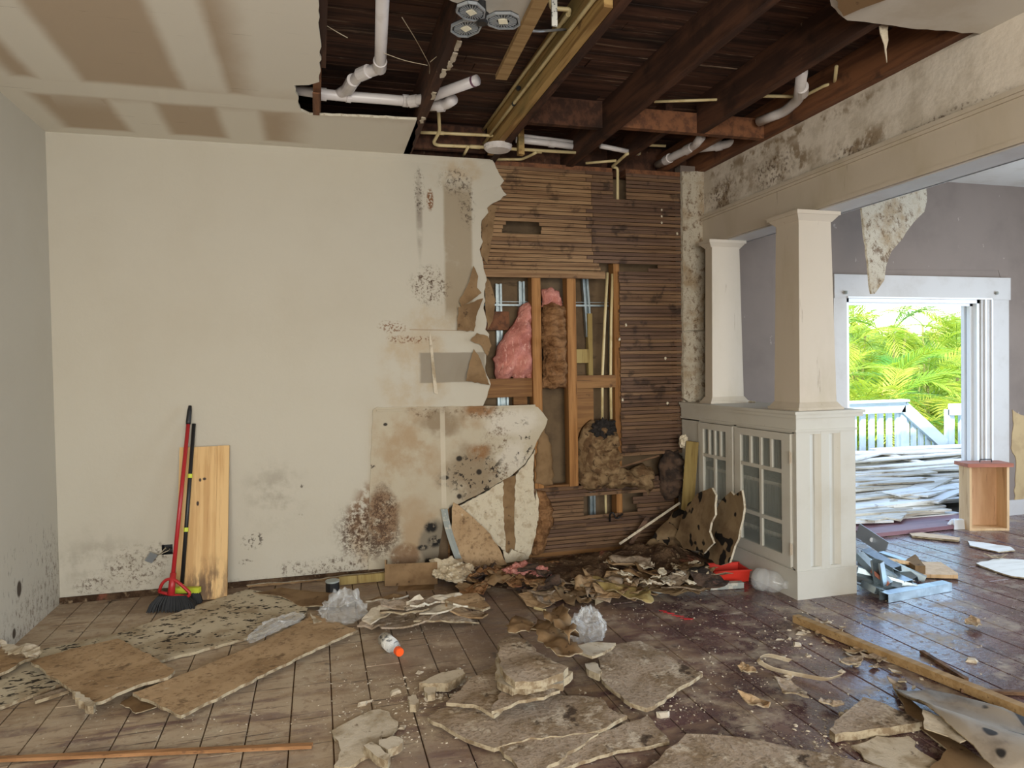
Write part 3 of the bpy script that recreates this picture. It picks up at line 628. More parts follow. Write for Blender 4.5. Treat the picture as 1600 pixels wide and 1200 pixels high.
# torn paper flaps along the edge
wsheet('paper_flap', [(740, 415), (747, 432), (745, 450), (752, 458), (722, 480), (718, 470), (733, 440)], -.05, m_paper, .004, (.02, .004), .05, wb, h=nf(8, .02, 2))
wsheet('paper_flap', [(755, 466), (716, 480), (714, 516), (740, 518), (746, 490)], -.04, m_paper, .004, (.02, .005), .05, wb, h=nf(8, .02, 3))
wsheet('paper_flap', [(740, 545), (750, 560), (765, 602), (728, 595), (733, 570)], -.05, m_paper, .004, (.02, .004), .05, wb, h=nf(8, .02, 4))
wsheet('paper_flap', [(757, 428), (766, 440), (775, 470), (770, 500), (762, 515), (758, 470)], .01, m_paper, .004, (.02, .004), .05, wb, h=nf(8, .02, 5))
wsheet('paper_flap', [(760, 318), (775, 322), (772, 350), (768, 375), (762, 412), (752, 400), (753, 340)], .018, m_paper, .008, (.015, .006), .05, wb)
wsheet('paper_flap', [(735, 532), (745, 520), (762, 525), (768, 540), (762, 556), (752, 540)], -.03, m_paper, .004, (.02, .004), .05, wb, h=nf(8, .02, 6))
# the peeled joint tape hanging on the wall
tp = [(672, 518), (676, 540), (680, 580), (684, 616), (678, 614), (674, 570), (671, 530)]
wsheet('peeled_tape', tp, -.02, m_sheet_wh, .004, (.02, .001), .05, wb, h=lambda x, z: .012*(1.4-z)*3)
mk('board_joint', *bar(oY(640, 515, .0), oY(752, 517, .0), .003, .003), m_paper, wb)
# outlet hole with loose box
q = oY(262, 858)
def cut(o_, x0, x1, y0, y1, z0, z1):
    W = WM[o_].inverted(); v_, f_ = box(x0, x1, y0, y1, z0, z1)
    me = bpy.data.meshes.new('cut'); me.from_pydata([tuple(W @ Vector(a_)) for a_ in v_], [], [tuple(reversed(k_)) for k_ in f_])
    bm = bmesh.new(); bm.from_mesh(me); bmesh.ops.recalc_face_normals(bm, faces=bm.faces); bm.to_mesh(me); bm.free()
    a_ = bpy.data.objects.new('cut_a', o_.data.copy()); b_ = bpy.data.objects.new('cut_b', me); COL.objects.link(a_); COL.objects.link(b_)
    md = a_.modifiers.new('cut', 'BOOLEAN'); md.operation = 'DIFFERENCE'; md.solver = 'EXACT'; md.object = b_
    nm = bpy.data.meshes.new_from_object(a_.evaluated_get(bpy.context.evaluated_depsgraph_get()))
    n0 = len(o_.data.polygons); bpy.data.objects.remove(a_); bpy.data.objects.remove(b_)
    print('cut', o_.name, n0, len(nm.polygons))
    if len(nm.polygons) >= n0: o_.data = nm
ox0, ox1, oz0, oz1 = q.x-.033, q.x+.028, q.z-.033, q.z+.028
cut(wb, ox0, ox1, -.06, .06, oz0, oz1); cut(core, ox0, ox1, -.06, .07, oz0, oz1)
t_ = .002
mk('outlet_box', *join(box(ox0, ox1, .064, .068, oz0, oz1), box(ox0, ox0+t_, .003, .066, oz0, oz1), box(ox1-t_, ox1, .003, .066, oz0, oz1), box(ox0, ox1, .003, .066, oz0, oz0+t_), box(ox0, ox1, .003, .066, oz1-t_, oz1)), m_black, wb)
mk('loose_outlet', *xf(box(-.022, .022, -.006, .006, -.028, .028), Matrix.Translation((oY(239, 868).x, -.05, oY(239, 868).z)) @ Matrix.Rotation(.6, 4, 'Y') @ Matrix.Rotation(.5, 4, 'Z')), m_alu, wb)
for s_ in range(5):
    mk('wire', *tube([(q.x-.02+.01*s_, .05, q.z), (q.x-.02+.01*s_, .0, q.z), (q.x-.015+.008*s_, -.02, q.z+.015*math.sin(s_*2)), (q.x-.04, -.04, q.z-.02), (oY(239, 868).x, -.05, oY(239, 868).z)], .002, 5), m_cloth if s_ % 2 else m_black, wb)
# base of the wall
mk('base_board', *bar((.0, -.008, .018), (2.2, -.008, .018), .014, .036), m_dirt, wb)
wsheet('base_scrap', [(385, 915), (470, 908), (600, 893), (600, 906), (470, 918), (388, 922)], -.04, m_paper, .02, (.04, .004), .1, wb)

# right room back wall with the door opening
DX0, DX1, DZ = 5.49, 6.83, 1.835
rw = join(box(4.5, DX0, .0, .12, 0, 2.82), box(DX1, 8.2, .0, .12, 0, 2.82), box(DX0, DX1, .0, .12, DZ, 2.82))
struct('wall_back_right', *rw, m_grey)
dr = struct('door_1', *join(box(DX0-.12, DX0, -.022, 0, 0, DZ), box(DX1, DX1+.30, -.022, 0, 0, DZ)), m_casing)
mk('head_casing', *box(DX0-.12, DX1+.31, -.03, 0, DZ, DZ+.185), m_casing, dr)
mk('frame', *join(box(DX0, DX0+.03, -.01, .12, 0, DZ), box(DX1-.03, DX1, -.01, .12, 0, DZ), box(DX0, DX1, -.01, .12, DZ-.03, DZ)), m_vinyl, dr)
mk('track', *join(box(DX1-.06, DX1-.03, .03, .06, 0, DZ-.03), box(DX1-.06, DX1-.03, .085, .115, 0, DZ-.03), box(DX0+.03, DX1-.03, .03, .05, DZ-.05, DZ-.03)), m_vinyl, dr)
mk('track', *join(box(DX1+.03, DX1+.045, -.035, -.022, 0, DZ), box(DX1+.1, DX1+.115, -.035, -.022, 0, DZ), box(DX0, DX1+.1, -.04, -.03, DZ+.0, DZ+.012)), m_vinyl, dr)
for a in ((1321, 457), (1557, 458)):
    q = oY(*a, -.035); mk('hook', *xf(lathe([(.014, 0), (.014, .012), (.006, .02)], 10), Matrix.Translation(q) @ Matrix.Rotation(PI/2, 4, 'X')), m_lstrip, dr)
mk('threshold', *box(DX0, DX1, -.02, .14, -.02, .012), m_maroon, dr)
P_ = [oY(a, b, -.004) for a, b in [(1582, 640), (1602, 650), (1602, 785), (1585, 782), (1588, 720), (1580, 700), (1583, 670)]]
V, F, fm = patch(jag([(p.x, p.z) for p in P_], .04, .01), .1, lambda x, z: Vector((x, -.004, z)), lambda x, z: Vector((x, .0, z)))
mk('bare_board_patch', V, F, m_tan, dr)
struct('baseboard_back', *box(DX1+.3, 8.2, -.015, .0, 0, .13), m_casing)
mk('crack_line', *join(bar(oY(1372, 421, -.001), oY(1560, 422, -.001), .003, .004), bar(oY(1560, 422, -.001), oY(1563, 434, -.001), .003, .004)), m_grey, dr)

# ------------------------------------------------------------------ header beam over the colonnade
hb = struct('wall_header', *box(BX, 4.432, -7, .0, 2.40, 2.80), m_header)
pl = jag([(0.0, 2.40), (0.0, 2.745), (-2.2, 2.735), (-7, 2.74), (-7, 2.40)], .05, .006)
V, F, fm = patch(pl, .25, lambda y, z: Vector((BX-.008, y, z)), lambda y, z: Vector((BX+.004, y, z)))
mk('header_plaster', V, F, m_header, hb, fm=fm, mats=[m_header, m_gyp])
tb = struct('trim_1', *box(BX-.022, 4.438, -7, -.0, 2.204, 2.405), m_trim)
mk('ledge', *join(box(BX-.045, BX-.0, -7, 0, 2.405, 2.425), box(BX-.034, BX-.0, -7, 0, 2.39, 2.405)), m_trim, tb)
mk('bead', *box(BX-.030, BX-.02, -7, 0, 2.204, 2.226), m_trim, tb)
mk('soffit', *box(BX-.01, 4.44, -7, 0, 2.198, 2.206), m_casing, tb)
mk('bead', *box(4.43, 4.45, -7, 0, 2.198, 2.24), m_casing, tb)
mk('wall_return', *box(4.27, 4.43, -.20, .0, 1.0, 2.21), m_grey, hb)
q = oX(1540, 250, 4.3)
mk('bracket', *box(4.44, 4.47, -2.4, -2.36, 2.19, 2.30), m_casing, tb)

# ------------------------------------------------------------------ bookcase with glass doors and the two tapered columns
CX0, CX1, CY0, CH = 4.052, 4.44, -1.284, 1.06
cb = thing('bookcase', 'white built-in half-height bookcase with divided glass doors and fluted end', 'bookcase', ((CX0+CX1)/2, CY0/2, 0))
mk('body', *join(box(CX0+.02, CX1, CY0+.012, CY0+.03, .15, .955), box(CX0+.02, CX1, -.05, -.002, .15, .955), box(CX1-.02, CX1, CY0+.03, -.05, .15, .955), box(CX0+.02, CX1, CY0+.03, -.05, .13, .15)), m_cabin, cb)
mk('shelf', *box(CX0+.05, CX1-.02, CY0+.03, -.05, .30, .32), m_cabin, cb)
mk('shelf', *box(CX0+.05, CX1-.02, CY0+.03, -.05, .60, .622), m_cabin, cb)
# beadboard slats at the inside back
yy = CY0+.035
while yy < -.06:
    mk('bead_board', *box(CX1-.028, CX1-.02, yy, yy+.058, .15, .95), m_cabin, cb); yy += .062
mk('base', *box(CX0-.004, CX1+.006, CY0-.006, -.002, 0, .152), m_white, cb)
mk('base_cap', *join(box(CX0-.008, CX1+.01, CY0-.010, -.002, .152, .162)), m_white, cb)
mk('frieze', *box(CX0-.004, CX1+.004, CY0-.004, -.002, .955, 1.025), m_white, cb)
mk('frieze_bead', *box(CX0-.012, CX1+.012, CY0-.012, -.002, .945, .957), m_white, cb)
mk('counter', *join(box(CX0-.012, CX1+.05, CY0-.014, -.002, 1.022, 1.05), box(CX0-.022, CX1+.06, CY0-.022, -.002, 1.044, 1.06)), m_white, cb)
mk('face_frame', *join(box(CX0, CX0+.03, CY0, CY0+.035, .15, .955), box(CX0, CX0+.03, -.70, -.672, .15, .955), box(CX0, CX0+.03, -.25, -.005, .15, .955), box(CX0, CX0+.03, CY0, -.005, .15, .17), box(CX0, CX0+.03, CY0, -.005, .935, .955)), m_white, cb)
def gdoor(y0, y1):
    x0, x1 = CX0-.014, CX0+.008
    d = mk('door', *join(box(x0, x1, y0, y0+.075, .175, .932), box(x0, x1, y1-.06, y1, .175, .932), box(x0, x1, y0+.075, y1-.06, .175, .235), box(x0, x1, y0+.075, y1-.06, .89, .932)), m_white, cb)
    g0, g1 = y0+.075, y1-.06; ym = (g0+g1)/2
    def mun(*a): mk('muntin', *box(x0+.003, x1-.003, *a), m_white, d)
    mun(g0, g1, .70, .722); mun(g0, g1, .405, .427); mun(ym-.011, ym+.011, .235, .405); mun(ym-.011, ym+.011, .427, .70)
    for k in (1, 2, 3): mun(g0+(g1-g0)*k/4-.009, g0+(g1-g0)*k/4+.009, .722, .89)
    cells = [(g0, ym, .235, .405), (ym, g1, .235, .405), (g0, ym, .42, .70), (ym, g1, .42, .70)]+[(g0+(g1-g0)*k/4, g0+(g1-g0)*(k+1)/4, .715, .89) for k in range(4)]
    for q in cells: mk('pane', *box(CX0-.003, CX0-.001, *q), m_glass, d)
    return d
dn = gdoor(-1.245, -.70); df = gdoor(-.672, -.255)
for zz in (.28, .80): tag(mk('hinge', *join(box(CX0-.02, CX0-.012, -1.262, -1.248, zz-.03, zz+.03), box(CX0-.024, CX0-.018, -1.258, -1.252, zz-.036, zz+.036)), m_trim, dn))
# fluted end
mk('end_stile', *box(CX0-.004, CX0+.085, CY0-.004, CY0+.012, .162, .945), m_white, cb)
mk('end_stile', *box(CX0+.16, CX0+.215, CY0-.004, CY0+.012, .162, .945), m_white, cb)
mk('end_stile', *box(CX0+.29, CX1+.004, CY0-.004, CY0+.012, .162, .945), m_white, cb)
for a, b in ((.085, .16), (.215, .29)):
    x0, x1 = CX0+a, CX0+b; n = 6; V = []; F = []
    for i in range(n+1):
        t = i/n; yv = CY0-.003+.016*math.sin(PI*t)
        V += [(x0+(x1-x0)*t, yv, .162), (x0+(x1-x0)*t, yv, .945)]
        if i: F.append((2*i-2, 2*i, 2*i+1, 2*i-1))
    mk('flute', V, F, m_white, cb)
    mk('flute_stop', *box(x0, x1, CY0-.003, CY0+.014, .162, .178), m_white, cb)
    mk('flute_stop', *box(x0, x1, CY0-.003, CY0+.014, .93, .945), m_white, cb)
def frust(x0, x1, y0, y1, z0, X0, X1, Y0, Y1, z1):
    return [(x0, y0, z0), (x1, y0, z0), (x1, y1, z0), (x0, y1, z0), (X0, Y0, z1), (X1, Y0, z1), (X1, Y1, z1), (X0, Y1, z1)], list(BF)
def column(label, x0, x1, y0, y1, tx=.012, ty=.012, tb=None):
    t = thing('tapered_column', label, 'column', ((x0+x1)/2, (y0+y1)/2, CH), group=None)
    ey = lambda v: v
    mk('shaft', *frust(x0, x1, y0, y1, 1.10, x0+tx, x1-tx-.01, y0+ty, y1-ty, 2.165), m_trim, t)
    mk('base', *join(box(x0-.028, x1+.028, y0-.028, y1+.028, 1.06, 1.075), frust(x0-.022, x1+.022, y0-.022, y1+.022, 1.075, x0-.002, x1+.002, y0-.002, y1+.002, 1.105)), m_trim, t)
    mk('capital', *join(frust(x0+.012, x1-.012, y0+.012, y1-.012, 2.145, x0-.018, x1+.012, y0-.018, y1+.018, 2.178), box(x0-.024, x1+.018, y0-.024, y1+.024, 2.178, 2.2)), m_trim, t)
    return t
column('cream tapered square column standing free on the bookcase near its fluted end', 4.13, 4.38, -1.215, -.985)
column('cream half column on the bookcase beside the mouldy plaster strip', 4.135, 4.385, -.285, -.19, ty=.004)
# bits of rubble on the counter
for i, (a, b) in enumerate([(1148, 626), (1160, 624), (1190, 628), (1200, 627), (1178, 629)]):
    p = oZ(a, b, 1.06); p.y = min(p.y, -.36); p.y = max(p.y, -.9); p.x = min(max(p.x, 4.08), 4.4)
    V, F = blob((p.x, p.y, 1.066), (.022, .03, .008), i, .4, 4, 2)
    tag(mk('plaster_crumb', V, F, m_sheet_wh), 'small plaster crumb lying on the bookcase counter between the columns', 'rubble', 'crumbs on the bookcase counter')

# hanging flap of ceiling board in the right room
hp = [(1337, 300), (1337, 240), (1460, 240), (1447, 292), (1446, 315), (1440, 332), (1420, 350), (1400, 375), (1380, 395), (1368, 420), (1364, 440), (1356, 450), (1346, 462), (1341, 462), (1339, 400)]
P = [oY(a, b, -.6) for a, b in hp]
pl = jag([(p.x, min(p.z, 2.80)) for p in P], .05, .006)
V, F, fm = patch(pl, .07, lambda x, z: Vector((x, -.6-.12*(2.8-z)+.05*(x-5.1), z)), lambda x, z: Vector((x-.004, -.588-.12*(2.8-z)+.05*(x-5.1), z)))
tag(mk('hanging_board', V, F, m_mold_pl, fm=fm, mats=[m_mold_pl, m_gyp]), 'mouldy torn flap of ceiling board hanging down in front of the doorway', 'drywall')

# ------------------------------------------------------------------ pipes and fittings in the open ceiling
def pipe(name, label, cat, pts, r, m, fittings=(), parent=None, ends=None):
    path = rnd(pts, .05 if r > .02 else .025)
    o = thing(name, label, cat, path[0])
    mk('run', *tube(path, r, 14), m, o, smooth=True)
    for a, b in fittings: mk('coupling', *tube([a, b], r*1.2, 14), m, o, smooth=False)
    return o
zp = lambda l, z: [oZ(a, b, z) for a, b in l]
V1 = zp([(599, -40), (594, 107), (562, 116), (545, 138), (524, 150)], 2.83)
o = pipe('drain_pipe', 'white drain pipe running down to the wye fitting in the ceiling hole', 'pipe', V1, .028, m_pvc, [(oZ(594, 95, 2.83), oZ(593, 107, 2.83)), (oZ(576, 111, 2.83), oZ(562, 117, 2.83)), (oZ(552, 125, 2.83), oZ(543, 140, 2.83))])
V2 = zp([(452, 138), (520, 149), (600, 155), (655, 160)], 2.82)
o = pipe('drain_pipe', 'white drain pipe lying level across the ceiling notch below the wye', 'pipe', V2, .028, m_pvc, [(oZ(500, 147, 2.82), oZ(510, 148, 2.82)), (oZ(541, 150, 2.82), oZ(548, 151, 2.82)), (oZ(629, 157, 2.82), oZ(638, 158, 2.82))])
V3 = zp([(640, 159), (668, 153), (746, 125)], 2.80)
o = pipe('drain_pipe', 'white drain pipe stub with an open purple-primed end beside the dark joist', 'pipe', V3, .027, m_pvc, [(oZ(640, 159, 2.80), oZ(652, 157, 2.80))])
e = V3[-1]; d = (V3[-1]-V3[-2]).normalized()
mk('primer_ring', *tube([e-d*.03, e-d*.018], .0285, 14), m_purple, o)
V4 = zp([(668, 165), (695, 164), (708, 155)], 2.80)
o = pipe('pipe_elbow', 'white elbow fitting with a round cap under the open pipe stub', 'pipe', V4, .03, m_pvc, [(oZ(683, 165, 2.8), oZ(694, 164, 2.8))])
xa = lambda l, x: [oX(a, b, x) for a, b in l]
A = xa([(888, 22), (820, 113), (751, 209)], 2.578)
A = [oZ(860, -6, 2.9), oZ(861, 13, 2.9), A[0]+Vector((0, -.02, .01))]+A
pipe('water_pipe', 'upper cream water pipe clipped along the new yellow joist', 'pipe', A, .0095, m_cpvc, [(oX(888, 22, 2.578), oX(880, 33, 2.578))])
B = xa([(990, -60), (927, 0), (802, 163), (753, 228)], 2.578)
pipe('water_pipe', 'lower cream water pipe clipped along the new yellow joist', 'pipe', B, .0095, m_cpvc)
for (a, b) in ((810, 138), (803, 162)):
    q = oX(a, b, 2.578); mk('pipe_clip', *tube([q+Vector((0, -.008, 0)), q+Vector((0, .008, 0))], .013, 8), m_black, dk)
Cc = zp([(657, 207), (690, 208), (752, 211), (800, 214)], 2.82)
pipe('water_pipe', 'cream water pipe crossing from the dark joist to the yellow joist', 'pipe', Cc, .010, m_cpvc, [(Cc[1]-Vector((.015, 0, 0)), Cc[1]+Vector((.015, 0, 0)))])
D = [oZ(685, 170, 2.90), oZ(687, 205, 2.82), oZ(677, 223, 2.78), oZ(683, 227, 2.78), oZ(755, 230, 2.78), oZ(907, 239, 2.78)]
pipe('water_pipe', 'long cream water pipe with a tee, just above the lath wall', 'pipe', D, .0105, m_cpvc, [(oZ(735, 229, 2.78), oZ(750, 230, 2.78)), (oZ(833, 236, 2.78), oZ(846, 237, 2.78))])
pipe('water_pipe', 'short cream branch hanging from the tee towards the white wall', 'pipe', zp([(732, 229), (722, 247)], 2.765), .009, m_cpvc)
pipe('water_pipe', 'cream water pipe under the round white flange', 'pipe', zp([(764, 249), (815, 249), (829, 243), (838, 238)], 2.755), .009, m_cpvc, [(oZ(764, 249, 2.755), oZ(772, 249, 2.755))])
q = oZ(778, 232, H-.02); 
o = thing('pipe_flange', 'round white pipe flange below the end of the yellow joist', 'flange', q)
mk('disc', *xf(lathe([(.03, .02), (.085, .016), (.088, .0), (.075, -.014), (.02, -.018)], 20), Matrix.Translation(q)), m_pvc, o)
mk('rim', *xf(lathe([(.09, .02), (.09, .012), (.085, .01)], 20), Matrix.Translation(q)), m_pvc, o)
pipe('waste_pipe', 'thick white pipe between the yellow joist and the next dark joist', 'pipe', zp([(806, 218), (860, 224), (908, 231)], 2.84), .022, m_pvc, [(oZ(858, 224, 2.84), oZ(866, 225, 2.84))])
pipe('waste_pipe', 'thinner white pipe lying above the thick one between the joists', 'pipe', zp([(810, 211), (907, 223)], 2.87), .011, m_pvc)
pipe('waste_pipe', 'white pipe running behind the dark joist to the cream elbow', 'pipe', zp([(938, 228), (998, 240)], 2.80), .016, m_pvc)
pipe('water_pipe', 'cream pipe with two elbows dropping into the slot of the lath wall', 'pipe', [oZ(1000, 240, 2.8), oZ(980, 240, 2.78), oY(956, 261, .045), oY(965, 262, .06), oY(965, 290, .06), oY(965, 318, .06)], .0105, m_cpvc)
pipe('water_pipe', 'cream pipe lying along the top of the lath wall', 'pipe', zp([(915, 255), (963, 251)], 2.765), .009, m_cpvc)
pipe('water_pipe', 'cream pipe with a corner above the stub joist', 'pipe', zp([(1000, 238), (994, 226), (1040, 228)], 2.84), .009, m_cpvc)
pipe('waste_pipe', 'thick white elbow pipe dropping behind the lath top by the plaster strip', 'pipe', zp([(1027, 258), (1055, 243), (1085, 229), (1096, 214)], 2.80), .028, m_pvc, [(oZ(1040, 251, 2.8), oZ(1047, 247, 2.8)), (oZ(1072, 235, 2.8), oZ(1082, 230, 2.8))])
pipe('waste_pipe', 'thick white pipe going on under the brown header', 'pipe', zp([(1085, 233), (1125, 228), (1165, 217)], 2.83), .028, m_pvc, [(oZ(1118, 229, 2.83), oZ(1128, 227, 2.83))])
pipe('waste_pipe', 'white curved drain bend beside the mouldy header wall', 'pipe', zp([(1185, 190), (1225, 175), (1248, 155), (1253, 112)], 2.82), .029, m_pvc, [(oZ(1253, 136, 2.82), oZ(1253, 146, 2.82))])
pipe('water_pipe', 'cream pipe with an upturned end beside the white bend', 'pipe', zp([(1190, 150), (1255, 151), (1290, 133), (1304, 131), (1307, 104)], 2.85), .009, m_cpvc)
pipe('water_pipe', 'straight cream rod lying across between two dark joists', 'pipe', zp([(1022, 159), (1143, 155)], 2.86), .008, m_cpvc)
o = pipe('wire_cable', 'grey cable slung from the wood batten to the yellow joist', 'cable', [oZ(815, 46, 2.78), oZ(840, 49, 2.78), oX(884, 46, 2.58)], .006, m_alu)
q = oZ(866, 10, 2.80); o = tag(mk('pipe_tag', *xf(box(-.012, .012, -.003, .003, -.08, .03), Matrix.Translation(q)), m_label), 'white paper strip hanging off the pipe beside the yellow joist', 'tag')
# roots / loose wires hanging in the ceiling
for i, l in enumerate([[(628, 27), (650, 62), (672, 103), (671, 115)], [(672, 97), (690, 82), (706, 72)], [(600, 83), (632, 95), (668, 102)], [(510, 40), (530, 52), (543, 59)]]):
    tag(mk('loose_wire', *tube(rnd(zp(l, 2.80), .1), .0016, 5), m_cloth), 'thin loose wire dangling beside the dark joist', 'wire', 'loose wires in the ceiling hole')

# three-leaf garage lamp
hub = oZ(753, 31, 2.66)
o = thing('panel_lamp', 'three-leaf grey lamp with finned panels under the loose ceiling board', 'lamp', hub)
mk('hub', *xf(lathe([(.016, .085), (.018, .03), (.03, .02), (.034, -.005), (.02, -.016)], 14), Matrix.Translation(hub)), m_black, o)
for i, (a, b) in enumerate([(731, 20), (733, 48), (781, 37)]):
    t = oZ(a, b, 2.64); d = (t-hub); d.z = 0; L_ = d.length; ang = math.atan2(d.y, d.x)
    M_ = Matrix.Translation(hub) @ Matrix.Rotation(-.16, 4, _r0) @ Matrix.Rotation(ang, 4, 'Z') @ Matrix.Rotation([.15, -.1, .1][i], 4, 'Y') @ Matrix.Translation((.082, 0, 0)) @ Matrix.Diagonal((.78, .70, .8, 1))
    hx = [(-.075, -.03), (-.03, -.062), (.045, -.062), (.078, -.03), (.078, .03), (.045, .062), (-.03, .062), (-.075, .03)]
    V = [(x, y, .008) for x, y in hx]+[(x, y, -.004) for x, y in hx]
    F = [tuple(range(8)), tuple(range(15, 7, -1))]+[(k, (k+1) % 8, 8+(k+1) % 8, 8+k) for k in range(8)]
    pn = mk('panel', *xf((V, F), M_), m_black, o)
    rim = join(*[bar(Vector((hx[k][0], hx[k][1], -.006)), Vector((hx[(k+1) % 8][0], hx[(k+1) % 8][1], -.006)), .008, .014) for k in range(8)])
    mk('rim', *xf(rim, M_), m_alu, pn)
    fins = []
    for k in range(24):
        a_ = 2*PI*k/24; fins.append(bar((.032*math.cos(a_), .028*math.sin(a_), -.007), (.068*math.cos(a_), .056*math.sin(a_), -.007), .005, .009))
    mk('fins', *xf(join(*fins), M_), m_alu, pn)
    mk('lens', *xf(box(-.022, .022, -.02, .02, -.012, -.003), M_), m_lens, pn)
a = oZ(832, 8, H-.035); b = oZ(783, 121, H-.035)
tag(mk('wood_batten', *bar(a+Vector((0, -.4, 0)), b, .055, .022), m_batten), 'tan wood batten sticking out past the loose ceiling board', 'batten')

# ------------------------------------------------------------------ things in the wall cavity
def hpatch(name, label, cat, px, y, m, th, bul, seed, group=None, jg=(.03, .012), step=.022):
    P = [oY(a, b, y) for a, b in px]; pl = jag([(p.x, p.z) for p in P], *jg)
    f1 = crump(9, bul*1.25, seed); f2 = crump(26, bul*.4, seed+3)
    ed = pl
    def fr(x, z):
        dd = min(((x-p[0])**2+(z-p[1])**2)**.5 for p in ed); k = min(1, dd/.05)
        return Vector((x, y-k*(th*.6+f1(x, z)+f2(x, z)), z))
    V, F, fm = patch(pl, step, fr, lambda x, z: Vector((x, y+th*.5, z)))
    return tag(mk(name, V, F, m, smooth=True), label, cat, group)
hpatch('insulation_batt', 'pink fibreglass insulation bulging out between the studs', 'insulation', [(826, 472), (833, 480), (833, 596), (822, 590), (812, 596), (800, 588), (788, 598), (776, 592), (774, 575), (770, 560), (786, 530), (806, 500), (812, 480)], .09, m_pink, .06, .05, 1)
hpatch('insulation_batt', 'small pink tuft of insulation at the top between the studs', 'insulation', [(846, 452), (862, 448), (874, 455), (878, 470), (884, 485), (874, 488), (862, 472), (846, 480)], .08, m_pink, .04, .04, 2)
hpatch('insulation_batt', 'brown paper-faced insulation batt hanging between the two studs', 'insulation', [(847, 475), (862, 472), (884, 480), (888, 500), (887, 560), (888, 608), (870, 607), (846, 608), (850, 560), (846, 520)], .08, m_batt, .05, .08, 3)
hpatch('insulation_batt', 'dirty crumpled insulation batt below the black hole beside the stud', 'insulation', [(901, 690), (912, 668), (925, 656), (945, 655), (960, 664), (965, 690), (968, 725), (955, 745), (945, 760), (925, 767), (905, 765)], .06, m_batt2, .07, .12, 4)
q = oY(942, 670, -.02)
tag(mk('insulation_batt', *blob((q.x, q.y, q.z), (.08, .06, .06), 4, .6, 5, 4, .3), m_black_fibre, smooth=True), 'black insulation lump on top of the dirty batt', 'insulation')  # black lump in place of the black hole in the insulation
hpatch('insulation_batt', 'pinkish insulation roll lying across below the right-hand laths', 'insulation', [(945, 742), (965, 728), (985, 735), (1005, 724), (1022, 735), (1022, 758), (1012, 775), (1005, 765), (985, 762), (960, 765), (945, 760)], .04, m_batt2, .06, .11, 6)
hpatch('insulation_batt', 'sooty insulation wad in the corner by the plaster strip', 'insulation', [(1030, 730), (1040, 705), (1060, 703), (1068, 720), (1067, 760), (1060, 778), (1040, 782), (1032, 765)], .02, m_batt3, .06, .10, 7)
hpatch('insulation_batt', 'limp brown paper sheet hanging beside the lower board', 'insulation', [(842, 678), (850, 668), (858, 690), (864, 720), (865, 757), (852, 760), (836, 755), (838, 720)], .02, m_paper, .01, .02, 8)
hpatch('insulation_batt', 'brown insulation paper hanging low beside the white plaster', 'insulation', [(838, 765), (852, 768), (862, 790), (866, 812), (858, 835), (850, 862), (832, 868), (838, 830)], .02, m_batt, .04, .05, 9)
pipe('water_pipe', 'left one of two upright cream pipes in the wall opening', 'pipe', [oY(949, 426, .08), oY(945, 500, .08), oY(941, 590, .08), oY(941, 655, .08)], .0105, m_cpvc)
pipe('water_pipe', 'right one of two upright cream pipes in the wall opening', 'pipe', [oY(957, 428, .08), oY(955, 500, .08), oY(954, 590, .08), oY(955, 655, .08)], .0105, m_cpvc)
pipe('water_pipe', 'thin upright pipe in the small opening of the lowest laths', 'pipe', [oY(946, 770, .1), oY(947, 804, .1)], .009, m_cpvc)
pipe('iron_hook', 'bent black iron hook on the lowest laths', 'hook', [oY(953, 815, .02), oY(953, 803, .0), oY(958, 800, -.02), oY(963, 812, -.02), (oY(973, 803, -.02))], .006, m_black)
for k in range(3):
    tag(mk('paint_blob', *blob(oY(1034, 328+k*10, .03), (.007, .004, .009), k, .4, 4, 2), m_plaster), 'white plaster blob stuck on the laths', 'plaster', 'white blobs on the laths')
for k, (a, b) in enumerate([(978, 508), (973, 625), (1043, 630), (968, 530), (1058, 365), (1040, 560)]):
    tag(mk('paint_blob', *blob(oY(a, b, .028), (.008, .004, .011), k+5, .5, 4, 2), m_plaster), 'white plaster blob stuck on the laths', 'plaster', 'white blobs on the laths')

# ------------------------------------------------------------------ leaning board and the two brooms
ang = math.atan2(.16, .86)
M_ = Matrix.Translation((.655, -.20, .004)) @ Matrix.Rotation(-.08, 4, 'Z') @ Matrix.Rotation(-.20, 4, 'X')
o = thing('pine_board', 'wide pine board with a dark wet foot leaning on the wall', 'board', (0, 0, 0), M=M_)
mk('plank', *box(0, .215, -.009, .009, 0, .90), m_pine_wet, o, local=True)
mk('plank', *box(.2158, .282, -.009, .009, .0, .902), m_pine_wet, o, local=True)
# red broom
top = oY(297, 634, -.03); foot = oZ(268, 925, .17); foot = oY(269, 912, -.33)
o = thing('push_broom', 'red-handled broom with fanned black bristles leaning on the pine board', 'broom', (foot.x, foot.y, 0))
d = (top-foot).normalized(); 
mk('handle', *tube([foot+d*.02, top-d*.10], .0115, 12), m_redd, o, smooth=True)
mk('grip', *tube([top-d*.115, top-d*.1, top-d*.03, top], [.013, .015, .013, .009], 12), m_black, o, smooth=True)
sx = _r0
hd = foot
loop = [hd+sx*-.075+Vector((0, 0, -.045)), hd+sx*-.06+Vector((0, 0, .0)), hd+sx*-.025+Vector((0, 0, .03)), hd+sx*.02+Vector((0, 0, .02)), hd+sx*.065+Vector((0, 0, -.02)), hd+sx*.10+Vector((0, 0, -.055)), hd+sx*.09+Vector((0, 0, -.075)), hd+sx*.0+Vector((0, 0, -.065)), hd+sx*-.075+Vector((0, 0, -.045))]
mk('head', *tube(rnd(loop, .03), .009, 8), m_redd, o, smooth=True)
mk('socket', *tube([hd+d*.06, hd-d*.06], [.016, .020], 10), m_redd, o, smooth=True)
rr = random.Random(2); tufts = []
base = hd+Vector((0, 0, -.06))
